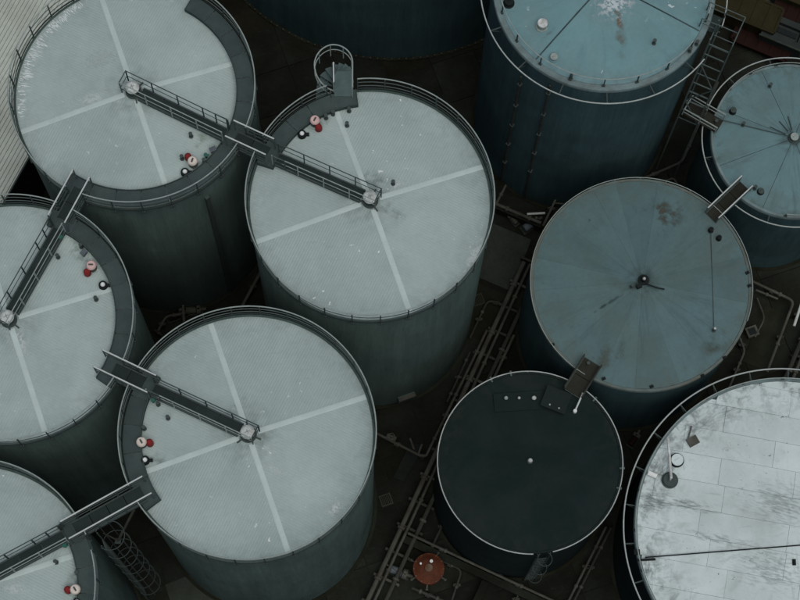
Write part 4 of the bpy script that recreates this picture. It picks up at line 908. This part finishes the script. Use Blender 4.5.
pipe([(386, 564), (398, 572)], 0.035, 'thin pipe feeding the grey pump in the pit', 'pipe_grey', 0.5, False, 0)
# orange vessel
ov = thing('vessel', gp(428, 572), 'round rusty orange vessel in the pit below the black-roofed tank', 'vessel')
q = MB(); q.lathe([(0.56, 0.0), (0.60, 0.25), (0.60, 0.93), (0.64, 0.95), (0.64, 1.0), (0.56, 1.03), (0.45, 1.14), (0.28, 1.21), (0.0, 1.25)], 28); obj('body', q, 'orange', ov, smooth=True)
for a in (-150, -95, -30, 60, 150):
    q = MB(); q.tube([pol(0.5, R_(a), 0.7), pol(0.80, R_(a), 0.62)], 0.035, 8); q.tube([pol(0.77, R_(a), 0.63), pol(0.82, R_(a), 0.61)], 0.06, 8); obj('nozzle', q, 'pipe_grey', ov, smooth=True)
for x, y, r in ((0.10, 0.26, 0.075), (-0.33, 0.16, 0.05)):
    o = obj('valve', cyl(r, 0.2, 12), 'galv_dark', ov, (x, y, 1.12), 0, True); obj('valve_cap', cyl(r * 0.9, 0.05, 12), 'white_cap', o, (0, 0, 0.2))
for k_ in range(12):
    q = cyl(0.028, 0.06, 6); obj('bolt', q, 'rust', ov, pol(0.60, R_(30 * k_), 1.0))
q = MB(); q.lathe([(0.14, 1.2), (0.16, 1.2), (0.16, 1.3), (0, 1.3)], 14); obj('flange', q, 'rust', ov)
pipe([(455, 497), (428, 556)], 0.05, 'thin pipe left of the black-roofed tank feeding the pit', 'pipe_dark', 0.45, True, 3)
pipe([(440, 560), (462, 570), (452, 600)], 0.04, 'bent pipe leaving the orange vessel towards the lower edge', 'pipe_dark', 0.5, True, 2)
pipe([(412, 588), (446, 602)], 0.06, 'short dark pipe below the orange vessel', 'pipe_dark', 0.4, True, 2)
pipe([(496, 570), (520, 592), (512, 606)], 0.04, 'small elbow pipe at the lower edge below the black-roofed tank', 'pipe_dark', 0.5, True, 1)
pipe([(470, 352), (447, 402)], 0.045, 'thin dark pipe beside the rack right of the spiral stair tank', 'pipe_dark', 0.4, True, 3)
pipe([(505, 305), (488, 300), (470, 338)], 0.045, 'small bent pipe on the slab beside the rack', 'pipe_dark', 0.35, True, 1)
for n_, (px, py, lb) in enumerate(((452, 330, 'square drain grate on the slab right of the spiral stair tank'), (386, 500, 'square drain grate between the lower middle tank and the rack'), (478, 300, 'square drain grate at the corner of the pale slab'))):
    t_ = thing('drain_grate', gp(px, py, 0.06), lb, 'drain', 'drain grates', GRID); q = MB()
    for sg in (-1, 1): q.box((sg * 0.22, 0, 0.02), (0.05, 0.5, 0.05)); q.box((0, sg * 0.22, 0.02), (0.385, 0.05, 0.05))
    obj('frame', q, 'pipe_dark', t_)
    for k_ in range(5): q = MB(); q.box((-0.14 + 0.07 * k_, 0, 0.02), (0.025, 0.38, 0.03)); obj('bar', q, 'pipe_dark', t_)
# right of the black tank
pipe([(606, 527), (566, 606)], 0.05, 'left of the twin pipes right of the black-roofed tank', 'pipe_grey', 0.4, True, 2, group='twin pipes right of the black-roofed tank')
pipe([(611, 528), (571, 607)], 0.05, 'right of the twin pipes right of the black-roofed tank', 'pipe_dark', 0.4, True, 2, group='twin pipes right of the black-roofed tank')
small_pump(633, 441, 'small pump in the gap between black-roofed and worn white tanks', 1.0, 'maroon', 0.8)
# right of the slate blue tank
pipe([(752, 281), (794, 301), (767, 372)], 0.06, 'bent pale pipe right of the slate blue tank', 'pipe_grey', 0.5, True, 2)
pipe([(756, 290), (778, 299)], 0.05, 'short pipe under the bent pipe right of the slate blue tank', 'pipe_grey', 0.4, False, 1)
pipe([(757, 298), (765, 318), (755, 337)], 0.035, 'thin angled pipe right of the slate blue tank', 'pipe_grey', 0.3, False, 0)
pipe([(740, 338), (745, 351), (729, 388)], 0.045, 'bent pipe below right of the slate blue tank', 'pipe_grey', 0.5, True, 1)
pipe([(802, 302), (794, 326)], 0.06, 'short bright pipe at the right edge', 'rail_light', 0.7, True, 0)
pipe([(808, 325), (782, 386)], 0.10, 'thick pipe at the right edge above the worn white tank', 'pipe_dark', 0.5, True, 2)
pipe([(815, 325), (789, 388)], 0.07, 'second pipe at the right edge above the worn white tank', 'pipe_grey', 0.5, True, 2)
sheet('concrete_slab', [gp(765, 306), gp(790, 316), gp(768, 372), gp(742, 362)], 0.075, 'concrete')
bx = thing('valve_box', gp(751, 333), 'small square valve box right of the slate blue tank', 'box'); q = MB(); q.box((0, 0, 0.15), (0.5, 0.45, 0.3), R_(20)); obj('body', q, 'pipe_grey', bx); q = MB(); q.box((0, 0, 0.315), (0.3, 0.28, 0.03), R_(20)); obj('lid', q, 'black_steel', bx)
# between the pale blue and the slate blue tank
pipe([(718, 82), (682, 162), (630, 184)], 0.055, 'long bent pipe between the pale blue and slate blue tanks', 'pipe_grey', 0.6, True, 3)
pipe([(678, 186), (674, 178), (655, 184)], 0.045, 'short bent pipe tucked behind the slate blue tank', 'pipe_grey', 0.6, False, 0)
# beneath the upper left tanks
pipe([(266, 262), (240, 310)], 0.07, 'straight pipe in the shadow between the two upper white tanks', 'pipe_grey', 0.6, True, 0)
pipe([(158, 331), (166, 316), (182, 314)], 0.055, 'pale elbow pipe in the shadow above the lower middle white tank', 'pipe_grey', 0.7, True, 2)
pipe([(183, 305), (184, 322)], 0.06, 'upright pale pipe stub in the shadow above the lower middle white tank', 'pipe_grey', 0.9, False, 1)
pipe([(155, 330), (163, 336)], 0.05, 'low short pipe in the shadow above the lower middle white tank', 'pipe_dark', 0.5, False, 1)
small_pump(177, 317, 'reddish pump in the shadow between three white tanks', 0.4, 'maroon', 1.0)
small_pump(194, 312, 'dark pump in the shadow below the upper left tank', 0.1, 'pipe_grey', 0.9)
# manway door on C's wall base
v = at(406, 398, 0.5) - cC; aC = math.atan2(v.y, v.x); q = MB(); q.box(pol(TR + 0.06, aC, 0.75), (0.12, 0.75, 0.7), aC); o = obj('access_door', q, 'clad', tankC); q = MB(); q.box(pol(TR + 0.13, aC, 1.08), (0.16, 0.75, 0.06), aC); obj('canopy', q, 'pipe_grey', o)
# downpipe on A's wall
v = at(204, 190, TH - 0.5) - cA; aA = math.atan2(v.y, v.x); q = MB(); q.box(pol(TR + 0.06, aA, 6.6), (0.12, 0.16, 12.6), aA); obj('downpipe', q, 'galv_dark', tankA)
# strut beneath the long gangway
p0, p1 = at(134, 510, TH - 0.3), at(118, 541, TH - 2.2)
s_ = thing('strut', (p1.x, p1.y, p1.z), 'slanting pinkish strut below the long gangway to the corner tank', 'strut'); q = MB(); q.beam((0, 0, 0), p0 - p1, 0.07, 0.07); obj('bar', q, 'pipe_grey', s_); q = MB(); q.box((0, 0, 0), (0.2, 0.2, 0.03)); obj('foot_plate', q, 'galv_dark', s_)
q = MB(); q.beam((0.02, 0, 0.05), at(103, 533, TH - 2.2) - p1, 0.05, 0.05); obj('brace', q, 'pipe_dark', s_)

# ------------------------------------------------------------------ storage yard, upper right
def container(px, py, rz, L, W, H, mat, label, lid_ribs=True):
    t = thing('container', gp(px, py), label, 'container', 'containers in the upper right yard', rz)
    q = MB(); n = int(L / 0.28)
    for i in range(n):
        x = -L / 2 + (i + 0.5) * L / n
        q.box((x, 0, H / 2 + 0.1 - (0.02 if i % 2 else 0)), (L / n - 0.001, W - (0.06 if i % 2 else 0), H - 0.2 - (0.04 if i % 2 else 0)))
    obj('body', q, mat, t)
    for x in (-L / 2 + 0.06, L / 2 - 0.06):
        for y in (-W / 2 + 0.05, W / 2 - 0.05): k = MB(); k.box((x, y, H / 2), (0.14, 0.14, H)); obj('corner_post', k, mat, t)
    for y in (-W / 2, W / 2): k = MB(); k.box((0, y, H - 0.05), (L - 0.1, 0.1, 0.12)); obj('top_rail', k, mat, t)
    for x in (-L / 2, L / 2): k = MB(); k.box((x, 0, H - 0.05), (0.1, W - 0.1, 0.12)); obj('end_rail', k, mat, t)
    return t
yz = R_(-24)
container(742, 20, yz, 3.0, 1.25, 1.3, 'olive', 'ribbed olive brown container right of the pale blue tank')
container(798, 5, yz, 1.9, 1.1, 1.3, 'olive', 'olive container at the right edge of the top right corner')
container(760, 46, yz, 2.6, 0.9, 0.5, 'maroon', 'low dark red container below the olive one')
container(785, 14, yz, 1.2, 1.5, 0.8, 'maroon', 'dark red crate between the two olive containers')
sk = thing('skip', gp(781, 41), 'grey open skip with a dark slot in the top right corner', 'skip', rz=yz)
q = MB(); W, L = 1.15, 1.95
for s in (-1, 1):
    q.box((0, s * (W / 2 - 0.14), 0.55), (L, 0.28, 1.1)); q.box((s * (L / 2 - 0.16), 0, 0.55), (0.32, W - 0.57, 1.1))
q.box((0, 0, 0.45), (L - 0.7, W - 0.6, 0.9)); obj('body', q, 'skip_grey', sk)
q = MB(); q.box((0.0, 0.02, 0.93), (L - 0.9, 0.26, 0.05)); obj('slot', q, 'black_steel', sk)
q = MB(); q.box((0, -W / 2 - 0.03, 1.06), (L + 0.1, 0.07, 0.1)); obj('lip', q, 'slab', sk)
bg_ = thing('sack', gp(764, 7), 'pale crumpled sack near the upper edge by the olive container', 'sack'); q = MB(); q.lathe([(0.30, 0), (0.34, 0.18), (0.26, 0.36), (0.10, 0.45), (0.13, 0.52), (0, 0.5)], 9); obj('body', q, 'slab', bg_)
